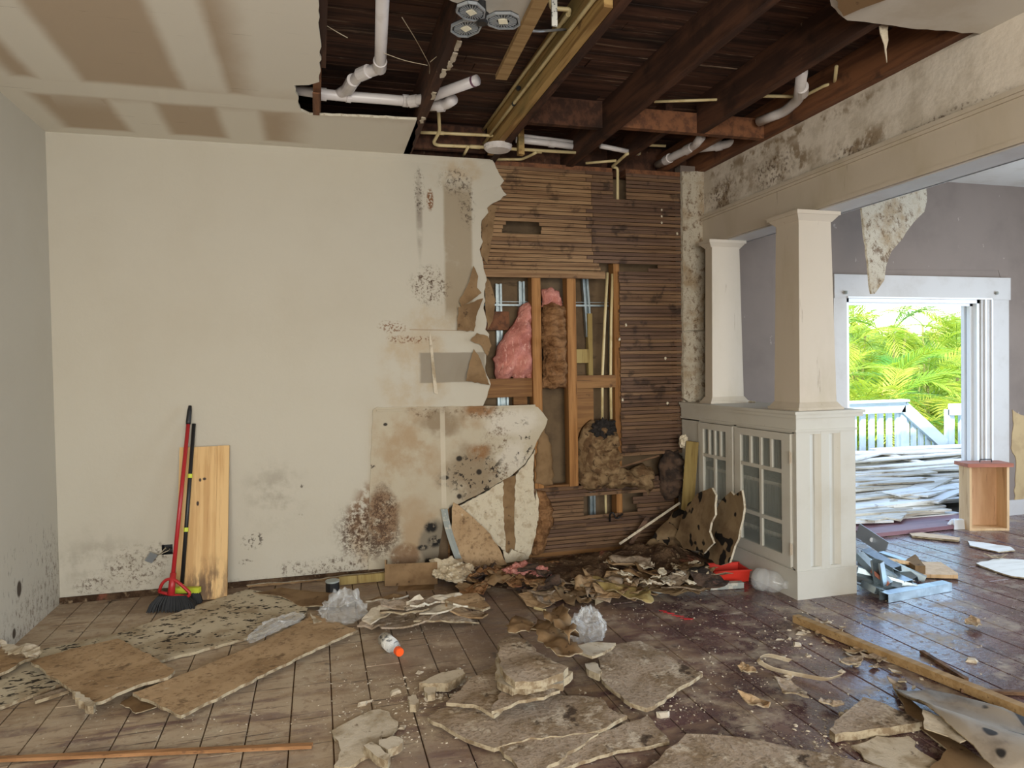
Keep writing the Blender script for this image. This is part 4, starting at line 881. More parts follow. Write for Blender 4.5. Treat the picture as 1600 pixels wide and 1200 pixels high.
for i in range(240):
    u = rr.uniform(-1, 1); v = rr.uniform(-1, 1)
    a = base+sx*(u*.078)+Vector((0, v*.015, -.008-.0*u)); e = Vector((a.x, a.y, 0))+sx*(u*.06)+Vector((0, v*.035-.01, .003))
    tufts.append(tube([a, (a+e)/2+sx*u*.012, e], [.0042, .0045, .003], 4))
tag(mk('bristles', *join(*tufts), m_bristle, o), kind='stuff')
# black broom
top = oY(303, 662, -.035); foot = oY(284, 918, -.22)
o = thing('push_broom', 'black-handled broom with lime bands standing behind the red one', 'broom', (foot.x, foot.y, 0))
d = (top-foot).normalized(); L_ = (top-foot).length
mk('handle', *tube([foot, top], .011, 12), m_black, o, smooth=True)
for t in (.30, .34): pass
for (a, b) in ((294, 746), (287, 830), (282, 916)):
    t = (b-918)/(662-918); q = foot+(top-foot)*t
    mk('band', *tube([q-d*.012, q+d*.012], .013, 12), m_lime, o)
hd = foot
mk('head', *xf(box(-.085, .085, -.016, .016, -.03, -.0), Matrix.Translation(hd+sx*.02) @ Matrix.Rotation(-YAW, 4, 'Z')), m_lime, o)
tufts = []
for i in range(200):
    u = rr.uniform(-1, 1); v = rr.uniform(-1, 1)
    a = hd+sx*(.02+u*.078)+Vector((0, v*.014, -.028)); e = Vector((a.x, a.y, 0))+sx*(u*.018)+Vector((0, v*.025, .003))
    tufts.append(tube([a, (a+e)/2, e], [.0042, .0045, .003], 4))
tag(mk('bristles', *join(*tufts), m_bristle, o), kind='stuff')

# ------------------------------------------------------------------ sheets of drywall on the floor, left
fsheet('drywall_sheet', 'long mouldy drywall sheet with black specks lying towards the brooms', 'drywall', [(-10, 1045), (50, 1018), (190, 988), (300, 948), (385, 921), (415, 925), (440, 934), (481, 950), (474, 965), (380, 998), (250, 1032), (88, 1070), (-10, 1110)], .018, m_sheet_mold, h=nf(2, .004, 1))
fsheet('drywall_sheet', 'square brown drywall sheet with a crumbled white corner', 'drywall', [(47, 1033), (110, 1014), (183, 997), (230, 1020), (273, 1046), (262, 1056), (225, 1066), (182, 1084), (160, 1096), (138, 1100), (110, 1076)], .055, m_sheet_br, h=lambda x, y: .01*noise.noise(Vector((x*4, y*4, 3))))
fsheet('drywall_sheet', 'long brown drywall sheet pointing from the bottle to the room corner', 'drywall', [(207, 1083), (290, 1052), (400, 1006), (490, 962), (522, 970), (557, 984), (470, 1024), (283, 1117), (250, 1103)], .035, m_sheet_br, h=nf(3, .006, 4))
fsheet('paper_flap', 'frayed brown paper flap at the end of the long brown sheet', 'paper', [(207, 1083), (248, 1103), (212, 1114), (205, 1108), (188, 1100)], .012, m_paper, .004, (.02, .008))
fsheet('drywall_sheet', 'curled torn drywall corner with white paper by the left wall', 'drywall', [(-12, 1002), (20, 1008), (45, 1016), (62, 1019), (58, 1026), (40, 1031), (14, 1046), (-12, 1055)], .05, m_sheet_br, .013, (.03, .01), .05, h=lambda x, y: .02*noise.noise(Vector((x*9, y*9, 1))))
fsheet('drywall_scrap', 'white torn paper edge on the curled corner by the left wall', 'paper', [(-8, 1003), (30, 1012), (40, 1008), (60, 1013), (65, 1022), (44, 1030), (30, 1022), (12, 1022)], .075, m_sheet_wh, .006, (.015, .008), .04, h=crump(14, .025, 3))
fsheet('drywall_scrap', 'white gypsum roll at the corner of the square brown sheet', 'drywall', [(113, 1080), (125, 1080), (150, 1098), (146, 1104), (133, 1102)], .075, m_sheet_wh, .03, (.02, .008), .03)
fsheet('drywall_scrap', 'narrow dirty strip under the mouldy sheet', 'drywall', [(52, 1090), (110, 1070), (108, 1078), (55, 1096)], .02, m_sheet_gr)
a = oZ(-20, 1187, .012); b = oZ(488, 1165, .012)
tag(mk('lath_strip', *bar(a, b, .022, .012), m_strip), 'long reddish wood strip lying on the pale boards', 'wood strip')

# bottle with an orange cap
A = oZ(602, 1000, .033); B = oZ(629, 1024, .03); d = (B-A); d.z = 0; L_ = .21
M_ = Matrix.Translation(A-d.normalized()*.02) @ Matrix.Rotation(math.atan2(d.y, d.x), 4, 'Z') @ Matrix.Rotation(PI/2, 4, 'Y')
o = thing('drink_bottle', 'clear plastic drink bottle with an orange cap lying on the floor', 'bottle', (0, 0, 0), M=M_)
mk('body', *lathe([(.028, 0), (.034, .008), (.034, .05), (.031, .06), (.034, .07), (.034, .12), (.030, .14), (.022, .165), (.018, .175)], 18), m_clear, o, local=True, smooth=True)
mk('label', *lathe([(.0346, .018), (.0346, .10)], 18), m_label, o, local=True, smooth=True)
mk('cap', *lathe([(.0205, .172), (.0205, .198), (.018, .202)], 16), m_orange, o, local=True)

# plaster on the floor, front middle
fsheet('plaster_slab', 'flat pale plaster slab on the floor near the end of the reddish strip', 'plaster', [(518, 1142), (540, 1130), (555, 1122), (570, 1114), (592, 1108), (608, 1112), (622, 1134), (612, 1150), (596, 1152), (600, 1162), (574, 1180), (545, 1199), (522, 1196), (530, 1165), (522, 1152)], .016, m_sheet_wh, .012, (.025, .01), .05)
fsheet('plaster_chunk', 'thick plaster chunk resting on the pale slab', 'plaster', [(568, 1165), (580, 1160), (610, 1180), (606, 1190), (590, 1184)], .045, m_sheet_wh, .03, (.02, .006), .03)
fsheet('plaster_chunk', 'striped plaster chunk beside the pale slab', 'plaster', [(592, 1156), (612, 1150), (630, 1155), (622, 1166), (606, 1172), (592, 1164)], .04, m_sheet_wh, .028, (.02, .008), .03)
fsheet('plaster_chunk', 'long pointed plaster chunk left of the debris heap', 'plaster', [(655, 1066), (676, 1056), (690, 1050), (724, 1045), (727, 1052), (712, 1062), (700, 1068)], .05, m_sheet_wh, .035, (.02, .006), .03)
fsheet('plaster_chunk', 'rounded plaster chunk between the pointed one and the rubble', 'plaster', [(662, 1074), (672, 1070), (681, 1073), (680, 1084), (668, 1086)], .035, m_sheet_wh, .025, (.015, .004), .03)
fsheet('plaster_chunk', 'broken plaster chunk at the left edge of the rubble', 'plaster', [(637, 1088), (650, 1084), (655, 1094), (650, 1101), (640, 1100)], .04, m_sheet_wh, .03, (.015, .005), .03)

# ------------------------------------------------------------------ the heap in the middle
G = 'drywall'
fsheet('drywall_sheet', 'widest dusty drywall sheet at the bottom of the middle heap', G, [(668, 1120), (684, 1108), (720, 1100), (790, 1092), (850, 1078), (900, 1086), (945, 1096), (952, 1108), (980, 1118), (960, 1128), (930, 1142), (860, 1150), (800, 1160), (772, 1168), (745, 1158), (715, 1144), (690, 1130)], .03, m_sheet_gr, .015, (.035, .012), .06, h=nf(4, .012, 11))
fsheet('drywall_sheet', 'dusty drywall sheet sloping in front of the middle heap', G, [(770, 1162), (850, 1148), (935, 1146), (900, 1170), (850, 1206), (812, 1206), (800, 1186)], .025, m_sheet_gr, .014, (.035, .01), .06, h=nf(4, .010, 12))
fsheet('drywall_sheet', 'brownish sheet with a cracked edge right of the sloping sheet', G, [(850, 1206), (938, 1148), (985, 1128), (1012, 1118), (1025, 1135), (1046, 1158), (1000, 1168), (950, 1178), (880, 1200)], .016, m_sheet_gr, .012, (.035, .01), .06, h=nf(4, .006, 13))
fsheet('drywall_sheet', 'grey drywall sheet with a sharp corner right of the middle heap', G, [(948, 1012), (975, 1004), (1000, 1000), (1042, 1022), (1060, 1034), (1098, 1051), (1052, 1080), (1010, 1106), (984, 1098), (960, 1078), (940, 1060), (935, 1030)], .045, m_sheet_gr, .016, (.035, .008), .06, h=nf(3, .014, 14))
fsheet('drywall_sheet', 'pale drywall piece leaning under the left of the middle heap', G, [(697, 1095), (730, 1066), (776, 1036), (790, 1060), (790, 1100), (772, 1114), (740, 1100)], .065, m_sheet_gr, .014, (.03, .01), .05, h=nf(5, .02, 15))
fsheet('drywall_sheet', 'curved dusty piece under the thick broken block', G, [(768, 1112), (785, 1075), (790, 1050), (850, 1070), (875, 1080), (850, 1092), (810, 1096), (785, 1106)], .085, m_sheet_gr, .012, (.03, .008), .05, h=nf(5, .02, 16))
fsheet('drywall_block', 'thick broken drywall block on top of the middle heap', G, [(782, 1010), (800, 1002), (825, 1012), (845, 1030), (862, 1046), (888, 1052), (880, 1062), (845, 1072), (805, 1076), (786, 1062), (780, 1030)], .15, m_sheet_gr, .03, (.025, .012), .04, h=nf(6, .025, 17), zp=.12)
fsheet('drywall_block', 'second layer under the thick broken block', G, [(778, 1015), (800, 1010), (850, 1050), (895, 1058), (880, 1072), (840, 1080), (800, 1086), (780, 1075), (776, 1045)], .105, m_sheet_wh, .03, (.025, .012), .04, h=nf(6, .02, 18), zp=.09)
fsheet('paper_fold', 'folded brown paper on the right of the broken block', 'paper', [(828, 1002), (845, 990), (862, 985), (878, 1010), (895, 1030), (912, 1040), (890, 1052), (870, 1048), (850, 1030)], .17, m_paper, .004, (.02, .012), .03, h=crump(9, .045, 5), smooth=True, zp=.12)
fsheet('paper_fold', 'standing brown paper fold behind the broken block', 'paper', [(850, 992), (865, 976), (882, 978), (892, 1000), (905, 1022), (890, 1030), (872, 1012)], .20, m_paper, .004, (.02, .012), .03, h=crump(11, .06, 6), smooth=True, zp=.14)
fsheet('paper_fold', 'torn dark paper at the left of the broken block', 'paper', [(790, 994), (806, 984), (830, 984), (836, 996), (815, 1006), (795, 1004)], .17, m_paper, .004, (.02, .012), .03, h=crump(12, .04, 7), smooth=True, zp=.13)
fsheet('drywall_scrap', 'flat pale scrap right behind the heap beside the bag', G, [(895, 1010), (930, 1003), (962, 1002), (945, 1020), (925, 1030), (905, 1022)], .09, m_sheet_wh, .012, (.03, .006), .05, h=nf(5, .02, 21))
fsheet('drywall_scrap', 'small thick scrap under the flat pale scrap', G, [(914, 1036), (930, 1034), (941, 1048), (936, 1053), (920, 1046)], .06, m_sheet_wh, .03, (.02, .006), .03)
def bag(name, label, px, z, hgt, seed, m=m_bag, cat='plastic bag', sc=2.2):
    P = [oZ(a, b, z) for a, b in px]; cx = sum(p.x for p in P)/len(P); cy = sum(p.y for p in P)/len(P)
    bm = bmesh.new(); bmesh.ops.create_icosphere(bm, subdivisions=5, radius=1)
    def rad(a):
        best = .02; d = Vector((math.cos(a), math.sin(a)))
        for i in range(len(P)):
            q = Vector((P[i].x-cx, P[i].y-cy)); s = Vector((P[(i+1) % len(P)].x-cx, P[(i+1) % len(P)].y-cy)); e = s-q
            den = d.x*e.y-d.y*e.x
            if abs(den) < 1e-9: continue
            t = (q.x*e.y-q.y*e.x)/den; u_ = (q.x*d.y-q.y*d.x)/den
            if t > 0 and 0 <= u_ <= 1: best = max(best, t)
        return best
    for v in bm.verts:
        d = v.co.normalized(); q = d*sc+Vector((seed*3.3, seed*1.9, seed))
        k = .86+.30*abs(noise.noise(q))+.26*abs(noise.noise(q*2.1))+.16*abs(noise.noise(q*4.7))-.10*abs(noise.noise(q*9))
        rr_ = rad(math.atan2(d.y, d.x))*.92; h_ = max(0, d.z)
        v.co = Vector((cx+d.x*k*rr_, cy+d.y*k*rr_, z+.006+hgt*1.3*h_*k*(.75+.5*noise.noise(q*1.1))))
    V = [v.co.copy() for v in bm.verts]; F = [tuple(v.index for v in f.verts) for f in bm.faces]; bm.free()
    return tag(mk(name, V, F, m), label, cat)
bag('plastic_bag', 'crumpled clear plastic bag on the far side of the middle heap', [(888, 1000), (890, 985), (905, 972), (925, 970), (942, 975), (948, 990), (945, 1004), (920, 1008), (900, 1008)], .03, .10, 1)
bag('plastic_bag', 'crumpled white plastic bag at the end of the long mouldy sheet', [(497, 962), (510, 950), (530, 942), (552, 940), (566, 948), (575, 965), (560, 974), (535, 977), (510, 972)], .03, .10, 2)
bag('plastic_bag', 'flat clear plastic film across the long mouldy sheet', [(385, 1003), (400, 985), (420, 972), (445, 966), (470, 958), (480, 964), (470, 974), (440, 985), (420, 995), (395, 1008)], .035, .03, 3)
# crumbs around
rc = random.Random(21); bits = []
def crumb(p, s):
    M_ = Matrix.Translation(p) @ Matrix.Rotation(rc.uniform(0, 6.28), 4, 'Z') @ Matrix.Rotation(rc.uniform(-.5, .5), 4, 'X')
    a, b_, h_ = s*rc.uniform(.6, 1.5), s*rc.uniform(.5, 1.1), s*rc.uniform(.2, .6)
    V = [(-a, -b_*.7, 0), (a*.6, -b_, 0), (a, b_*.5, 0), (-a*.4, b_, 0), (-a*.6, -b_*.4, h_), (a*.5, -b_*.5, h_), (a*.5, b_*.4, h_), (-a*.3, b_*.6, h_)]
    return xf((V, list(BF)), M_)
for (cx, cy, rx, ry, n, s0, s1) in [(690, 1080, 60, 35, 260, .003, .013), (620, 1120, 110, 70, 420, .002, .008), (560, 1060, 120, 60, 160, .002, .006), (850, 1120, 230, 70, 420, .002, .008), (1080, 1080, 120, 80, 330, .002, .008), (1250, 990, 130, 60, 330, .003, .010), (1420, 1000, 180, 100, 340, .002, .008), (1330, 1150, 160, 50, 340, .003, .010), (300, 1120, 260, 50, 220, .002, .006), (1000, 960, 160, 40, 260, .002, .007), (620, 985, 160, 30, 160, .002, .007), (1450, 900, 120, 50, 160, .002, .006)]:
    for i in range(n):
        a = rc.gauss(0, .5)*rx+cx; b = rc.gauss(0, .5)*ry+cy
        p = oZ(a, min(max(b, 880), 1260), .0005)
        if p.x < .05 or p.y > -.03 or (p.x > 4.0 and p.x < 4.5 and p.y > -1.32): continue
        bits.append(crumb(p, s0*.7+(s1-s0)*.75*rc.random()**2.2))
tag(mk('plaster_crumbs', *join(*bits), m_sheet_wh), 'pale plaster crumbs and dust strewn all over the floor', 'rubble', kind='stuff')
for i in range(44):
    cx, cy, rx, ry = rc.choice([(690, 1085, 50, 25), (640, 1110, 80, 50), (1250, 1000, 70, 30), (870, 1120, 180, 60), (1330, 1060, 150, 60)])
    p = oZ(rc.gauss(0, .6)*rx+cx, rc.gauss(0, .6)*ry+cy, .001)
    tag(mk('plaster_lump', *crumb(p, rc.uniform(.012, .024)), m_sheet_wh), 'small loose plaster lump lying on the floor boards', 'rubble', 'loose plaster lumps on the floor')

# ------------------------------------------------------------------ heaps of torn drywall along the back wall
rs = random.Random(33)
def scrap(name, label, cat, px, py, z, size, m, asp=.6, tilt=(0, 0), rz=None, bend=0.0, th=.01, group=None, em=None, cr=0.0, seed=0, step=None):
    n = rs.randint(5, 8); pl = []
    for i in range(n):
        a = 2*PI*i/n+rs.uniform(-.3, .3); r = size*rs.uniform(.65, 1.1); pl.append((r*math.cos(a), r*asp*math.sin(a)))
    pl = jag(pl, size*.22, size*.05, rs)
    f1 = crump(1.6/size, cr, seed+rs.random()*50)
    def top(x, y): return Vector((x, y, bend*x*x/size+f1(x, y)))
    V, F, fm = patch(pl, step or size*.22, top, lambda x, y: top(x, y)-Vector((0, 0, th)))
    p = oZ(px, py, z)
    M_ = Matrix.Translation((p.x, p.y, z)) @ Matrix.Rotation(rs.uniform(0, 6.28) if rz is None else rz, 4, 'Z') @ Matrix.Rotation(tilt[0], 4, 'X') @ Matrix.Rotation(tilt[1], 4, 'Y')
    V = [M_ @ v for v in V]; lo = min(v.z for v in V)
    if lo < .003: V = [v+Vector((0, 0, .003-lo)) for v in V]
    return tag(mk(name, V, F, m, fm=fm, mats=[m, em or m_gypd], smooth=cr > .02), label, cat, group)
# left heap, layered flat pieces
L1 = 'layered torn drywall piece in the flat heap beside the white plastic bag'; G1 = 'layered pieces beside the white bag'
for (a, b, z, s, m_) in [(600, 972, .02, .20, m_sheet_gr), (640, 975, .03, .24, m_sheet_gr), (700, 968, .03, .22, m_sheet_gr), (730, 960, .03, .18, m_sheet_br), (590, 962, .05, .18, m_sheet_wh), (635, 955, .07, .22, m_sheet_gr), (690, 950, .07, .20, m_sheet_wh), (735, 945, .08, .18, m_sheet_br), (620, 945, .10, .18, m_sheet_gr), (670, 940, .10, .17, m_sheet_gr), (605, 935, .06, .16, m_paper), (700, 935, .09, .15, m_sheet_wh)]:
    scrap('drywall_scrap', L1, G, a, b, z, s*.8, m_, .42, (rs.uniform(-.18, .18), rs.uniform(-.18, .18)), rs.uniform(-.7, .7), rs.uniform(-.1, .25), .009, G1, cr=.018, em=rs.choice([m_gyp, m_gypd, m_]))
fsheet('drywall_scrap', 'pointed brown drywall piece on the right end of the flat heap', G, [(695, 938), (715, 928), (745, 926), (757, 938), (766, 948), (755, 952), (725, 944)], .10, m_sheet_br, .012, (.03, .006), .05, h=nf(5, .02, 30))
scrap('drywall_scrap', 'upright grey drywall chip standing in the flat heap', G, 652, 945, .09, .075, m_sheet_wh, .7, (1.2, .1), .2, 0, .01)
# brown box panel, cloth, black can
A = oY(598, 880, -.2); 
M_ = Matrix.Translation(oZ(602, 917, 0)) @ Matrix.Rotation(-.18, 4, 'Z') @ Matrix.Rotation(-.25, 4, 'X')
o = thing('cardboard_box', 'brown cardboard box panel lying against the mouldy wall', 'box', (0, 0, 0), M=M_)
mk('side', *box(0, .32, -.004, .004, .003, .135), m_paper, o, local=True)
mk('end', *box(-.004, .004, 0, .10, .003, .16), m_paper, o, local=True)
mk('flap', *xf(box(.08, .3, -.10, .0, -.002, .003), Matrix.Rotation(.25, 4, 'X')), m_paper, o, local=True)
bag('plaster_cloth', 'dirty white cloth draped on the debris below the bent metal strip', [(660, 894), (675, 888), (700, 884), (725, 886), (748, 898), (735, 906), (725, 914), (700, 912), (680, 905)], .05, .07, 8, m_cloth, 'cloth')
q = oZ(520, 930, 0)
o = thing('black_can', 'small black can standing at the foot of the wall', 'can', q)
mk('body', *xf(lathe([(.038, 0), (.040, .004), (.040, .085), (.037, .088)], 16), Matrix.Translation(q)), m_black, o, smooth=False)
mk('rim', *xf(lathe([(.041, .080), (.041, .09), (.036, .09)], 16), Matrix.Translation(q)), m_lstrip, o)
fsheet('paper_scrap', 'brown warped board piece behind the black can', 'paper', [(395, 925), (440, 918), (520, 925), (560, 935), (530, 948), (470, 945), (440, 932)], .03, m_paper, .006, (.04, .008), .07, h=nf(4, .02, 40))
fsheet('paper_scrap', 'pale curled paper tip beside the white plastic bag', 'paper', [(484, 958), (494, 966), (503, 970), (490, 974)], .04, m_sheet_wh, .004, (.02, .004), .03, h=nf(9, .02, 41))
# wood boards at the wall foot
tag(mk('base_board', *bar(oZ(530, 912, .03)+Vector((0, .06, 0)), oZ(690, 895, .03)+Vector((0, .04, 0)), .02, .05), m_grwood), 'loose wooden baseboard at the foot of the mouldy wall', 'board')
# bent metal corner strip
pts = [oY(694, 795, -.05), oY(698, 818, -.06), oY(705, 842, -.09), oY(712, 862, -.12), oY(721, 886, -.16)]
V = []; F = []
for i, p in enumerate(rnd(pts, .1)):
    V += [p+Vector((-.022, 0, 0)), p+Vector((.0, -.012, 0)), p+Vector((.022, 0, 0)), p+Vector((0, -.008, 0))]
    if i:
        for k in range(4): F.append((4*i-4+k, 4*i-4+(k+1) % 4, 4*i+(k+1) % 4, 4*i+k))
tag(mk('corner_bead', V, F, m_lstrip), 'bent grey metal corner strip hanging off the torn lower board', 'metal strip')
# cardboard flap below the torn board
fl = [(712, 788), (735, 805), (762, 830), (778, 852), (792, 882), (775, 890), (740, 886), (712, 870), (706, 830)]
P = [oY(a, b, -.10) for a, b in fl]; pl = jag([(p.x, max(p.z, .01)) for p in P], .04, .006)
V, F, fm = patch(pl, .05, lambda x, z: Vector((x, -.02-.22*max(0, .45-z)+.02*noise.noise(Vector((x*6, z*6, 1))), z)), lambda x, z: Vector((x, -.014-.22*max(0, .45-z)+.02*noise.noise(Vector((x*6, z*6, 1))), z)))
tag(mk('paper_flap', V, F, m_sheet_br, fm=fm, mats=[m_sheet_br, m_gyp]), 'big brown board flap peeled away below the torn lower board', 'drywall')
# corner heap
L2 = 'crumpled torn drywall paper in the heap under the laths'; G2 = 'torn paper in the heap under the laths'
mp = [oZ(a, b, 0) for a, b in [(725, 895), (800, 878), (880, 868), (980, 862), (1090, 868), (1128, 888), (1110, 905), (1020, 918), (960, 936), (880, 930), (800, 922), (740, 915)]]
mpl = jag([(p.x, min(p.y, -.01)) for p in mp], .06, .02)
def mtop(x, y):
    dd = min(((x-p[0])**2+(y-p[1])**2)**.5 for p in mpl)
    return Vector((x, y, .006+min(1, dd/.25)*(.05+.09*max(0, min(1, (x-3.0)/.8))+.05*noise.noise(Vector((x*7, y*7, 0)))+.03*noise.noise(Vector((x*19, y*19, 4))))))
V, F, fm = patch(mpl, .04, mtop, lambda x, y: Vector((x, y, .002)))
tag(mk('debris_mound', V, F, m_dirt), 'low mound of dark dirt and fibres along the foot of the laths', 'debris', kind='stuff')
def heap(n, x0, x1, y0, y1, zf, s0, s1, ms, label, group, name='torn_paper', cat='paper', cr=.035):
    for i in range(n):
        a = rs.uniform(x0, x1); b = rs.uniform(y0, y1); z = zf(a, b)*rs.uniform(.3, 1)
        p = oZ(a, b, z)
        if p.y > -.10: b += 6
        s = rs.uniform(s0, s1)
        scrap(name, label, cat, a, b, z, s, mt := rs.choice(ms), rs.uniform(.45, .8), (rs.uniform(-.3, .3), rs.uniform(-.3, .3)), None, rs.uniform(-.1, .2), .004, group, em=mt, cr=cr*rs.uniform(.3, 1.2), seed=i, step=s*.14)
heap(26, 820, 1010, 903, 938, lambda a, b: .03+.05*max(0, (945-b)/40), .08, .19, [m_paper, m_sheet_br, m_sheet_gr, m_batt2, m_spot], L2, G2)
heap(36, 950, 1110, 880, 925, lambda a, b: .05+.16*max(0, (a-930)/190)*max(0, (925-b)/45), .09, .20, [m_paper, m_sheet_gr, m_spot, m_batt3, m_spot, m_sheet_br], L2, G2)
heap(30, 950, 1100, 872, 915, lambda a, b: .14, .025, .065, [m_plaster, m_sheet_wh], 'white plaster flake in the heap under the laths', 'white flakes in the heap under the laths', 'plaster_flake', 'plaster', .02)
heap(26, 730, 860, 890, 925, lambda a, b: .05+.05*max(0, (925-b)/35), .05, .13, [m_paper, m_batt, m_sheet_br, m_batt3], 'rusty brown torn paper in the heap below the white plaster', 'torn paper below the white plaster')
for i, (a, b, z, s) in enumerate([(815, 893, .05, .09), (795, 900, .03, .07), (845, 890, .07, .07), (768, 888, .06, .06), (862, 870, .10, .06)]):
    p = oZ(a, b, z); p.y = min(p.y, -.08)
    tag(mk('insulation_tuft', *blob((p.x, p.y, s*.55), (s, s*.7, s*.6), i+3, .45, 4, 4, .22), m_pink if i < 3 else m_batt, smooth=True), 'tuft of pink insulation lying in the heap below the white plaster', 'insulation', 'pink tufts below the white plaster')
fsheet('torn_paper', 'olive paper sheet curling out at the front of the heap under the laths', 'paper', [(925, 905), (950, 915), (975, 922), (1012, 922), (1022, 940), (1010, 945), (975, 938), (950, 930), (932, 920)], .05, m_grwood, .004, (.03, .008), .04, h=crump(7, .05, 9), smooth=True)
fsheet('drywall_scrap', 'white triangle of drywall lying at the front of the heap', G, [(890, 903), (918, 890), (922, 908), (915, 916), (895, 908)], .06, m_plaster, .01, (.03, .005), .05, h=nf(5, .03, 31))
fsheet('drywall_scrap', 'small white block lying at the front of the heap', G, [(925, 925), (940, 919), (946, 930), (930, 938)], .035, m_sheet_wh, .03, (.02, .004), .03)
tag(mk('wood_peg', *tube([oZ(835, 950, .01), oZ(852, 954, .01)], .008, 8), m_cpvc), 'short pale peg lying in front of the heap', 'peg')
hpatch('torn_sheet', 'tall crumpled brown sheet slumped in the corner of the heap', 'paper', [(985, 905), (998, 866), (1020, 840), (1045, 812), (1062, 795), (1074, 800), (1080, 850), (1074, 905)], -.26, m_spot, .02, .13, 21, jg=(.05, .02))
hpatch('torn_sheet', 'dark crumpled sheet folded in the middle of the heap', 'paper', [(930, 918), (950, 890), (972, 872), (1000, 862), (1024, 880), (1036, 905), (1030, 922)], -.42, m_batt3, .02, .10, 22, jg=(.05, .02))
hpatch('torn_sheet', 'grey crumpled sheet folded between the heap and the spotted panels', 'paper', [(1040, 912), (1048, 872), (1062, 855), (1086, 866), (1108, 886), (1112, 908)], -.46, m_sheet_br, .02, .09, 23, jg=(.05, .02))
# leaning strips and panels
def lean(name, label, a, b, w_, h_, m_, cat='board', up=(0, -1, .5)): return tag(mk(name, *bar(a, b, w_, h_, up), m_), label, cat)
lean('lath_strip', 'white-edged long strip leaning from the heap up to the corner', oY(968, 850, -.12), oY(1062, 786, -.10), .016, .012, m_sheet_wh, 'wood strip')
lean('lath_strip', 'dark strip leaning beside the white-edged one', oY(985, 850, -.10), oY(1012, 808, -.08), .03, .012, m_lathC, 'wood strip')
lean('lath_strip', 'thin brown strip leaning across the insulation roll', oY(955, 735, -.05), oY(1030, 712, -.04), .012, .01, m_lathB, 'wood strip')
lean('treated_board', 'short greenish board leaning upright beside the bookcase door', oX(1072, 772, 3.96)+Vector((0, 0, -.2)), oX(1082, 690, 4.0), .085, .03, m_grwood, 'board', (-1, -.4, .1))
tag(mk('plaster_blob', *blob(oX(1068, 690, 3.98), (.03, .03, .05), 4, .4, 4, 3, .2), m_plaster), 'white plaster clot on top of the greenish board', 'plaster')
def panel(label, px, xp, lean_, m_, seed):
    P = [oX(a, b, xp) for a, b in px]; pl = jag([(p.y, max(p.z, .01)) for p in P], .05, .01)
    f = nf(5, .02, seed)
    V, F, fm = patch(pl, .05, lambda y, z: Vector((xp+lean_*z+f(y, z), y, z)), lambda y, z: Vector((xp+.014+lean_*z+f(y, z), y, z)))
    tag(mk('spotted_panel', V, F, m_, fm=fm, mats=[m_, m_gyp]), label, G)
panel('brown drywall panel with black spots and a white broken edge leaning on the bookcase door', [(1098, 800), (1104, 782), (1114, 770), (1120, 776), (1132, 768), (1138, 796), (1136, 830), (1131, 880), (1120, 884), (1086, 866), (1090, 836)], 3.80, .22, m_spot, 1)
panel('narrower brown drywall panel with black spots leaning behind the white-edged one', [(1050, 815), (1056, 788), (1070, 770), (1084, 764), (1092, 776), (1098, 806), (1092, 832), (1100, 850), (1088, 866), (1060, 858), (1046, 840)], 3.72, .22, m_spot, 2)
scrap('torn_paper', 'grey rag-like paper drooping beside the red tray', 'paper', 1092, 902, .08, .12, m_cloth, .6, (.3, .2), .5, .2, .006, cr=.08)
# metal channel, red tray, clear jug
def channel(name, label, a, b, w_, h_, m_, up=(0, 0, 1), group=None, cat='metal stud'):
    a = Vector(a); b = Vector(b); d = (b-a).normalized(); u = Vector(up); s = d.cross(u).normalized(); u = s.cross(d)
    t = .0025
    def pr(c0, ww, hh): return bar(a+c0, b+c0, ww, hh, u)
    return tag(mk(name, *join(pr(u*(h_/2), w_, t), pr(s*(w_/2-t/2), t, h_), pr(-s*(w_/2-t/2), t, h_), pr(s*(w_/2-.006)-u*(h_/2), .012, t), pr(-s*(w_/2-.006)-u*(h_/2), .012, t)), m_), label, cat, group)
channel('metal_channel', 'grey metal channel lying on the floor in front of the red tray', oZ(1018, 922, .02), oZ(1160, 913, .02), .04, .032, m_lstrip)
a = oZ(1116, 912, 0); b = oZ(1172, 909, 0); d = (b-a).normalized(); s_ = Vector((-d.y, d.x, 0))
M_ = Matrix.Translation(a) @ Matrix.Rotation(math.atan2(d.y, d.x), 4, 'Z')
W_ = (b-a).length
o = thing('red_tray', 'red plastic tray lying in front of the bookcase', 'tray', (0, 0, 0), M=M_)
mk('wall', *join(frust(.008, W_-.008, .004, .010, .002, 0, W_, -.004, .002, .075), frust(.008, W_-.008, .15, .156, .002, 0, W_, .158, .164, .075), frust(.008, .014, .01, .15, .002, 0, .006, .002, .158, .075), frust(W_-.014, W_-.008, .01, .15, .002, W_-.006, W_, .002, .158, .075)), m_red, o, local=True)
mk('floor_plate', *box(.008, W_-.008, .008, .152, .002, .006), m_red, o, local=True)
mk('rim', *box(-.008, W_+.008, -.012, -.002, .07, .078), m_red, o, local=True)
mk('rim', *box(-.008, W_+.008, .162, .172, .07, .078), m_red, o, local=True)
A = oZ(1180, 903, .065); B = oZ(1228, 918, .05); d = B-A; d.z = 0
M_ = Matrix.Translation(A) @ Matrix.Rotation(math.atan2(d.y, d.x), 4, 'Z') @ Matrix.Rotation(PI/2, 4, 'Y')
o = thing('water_jug', 'large clear plastic jug lying against the bookcase base', 'jug', (0, 0, 0), M=M_)
mk('body', *lathe([(.05, 0), (.064, .012), (.066, .03), (.062, .04), (.066, .05), (.066, .07), (.061, .08), (.066, .09), (.064, .12), (.05, .15), (.028, .17), (.022, .19)], 22), m_clear, o, local=True, smooth=True)
mk('rib', *lathe([(.0625, .036), (.0668, .048), (.0668, .052)], 22), m_bag, o, local=True)
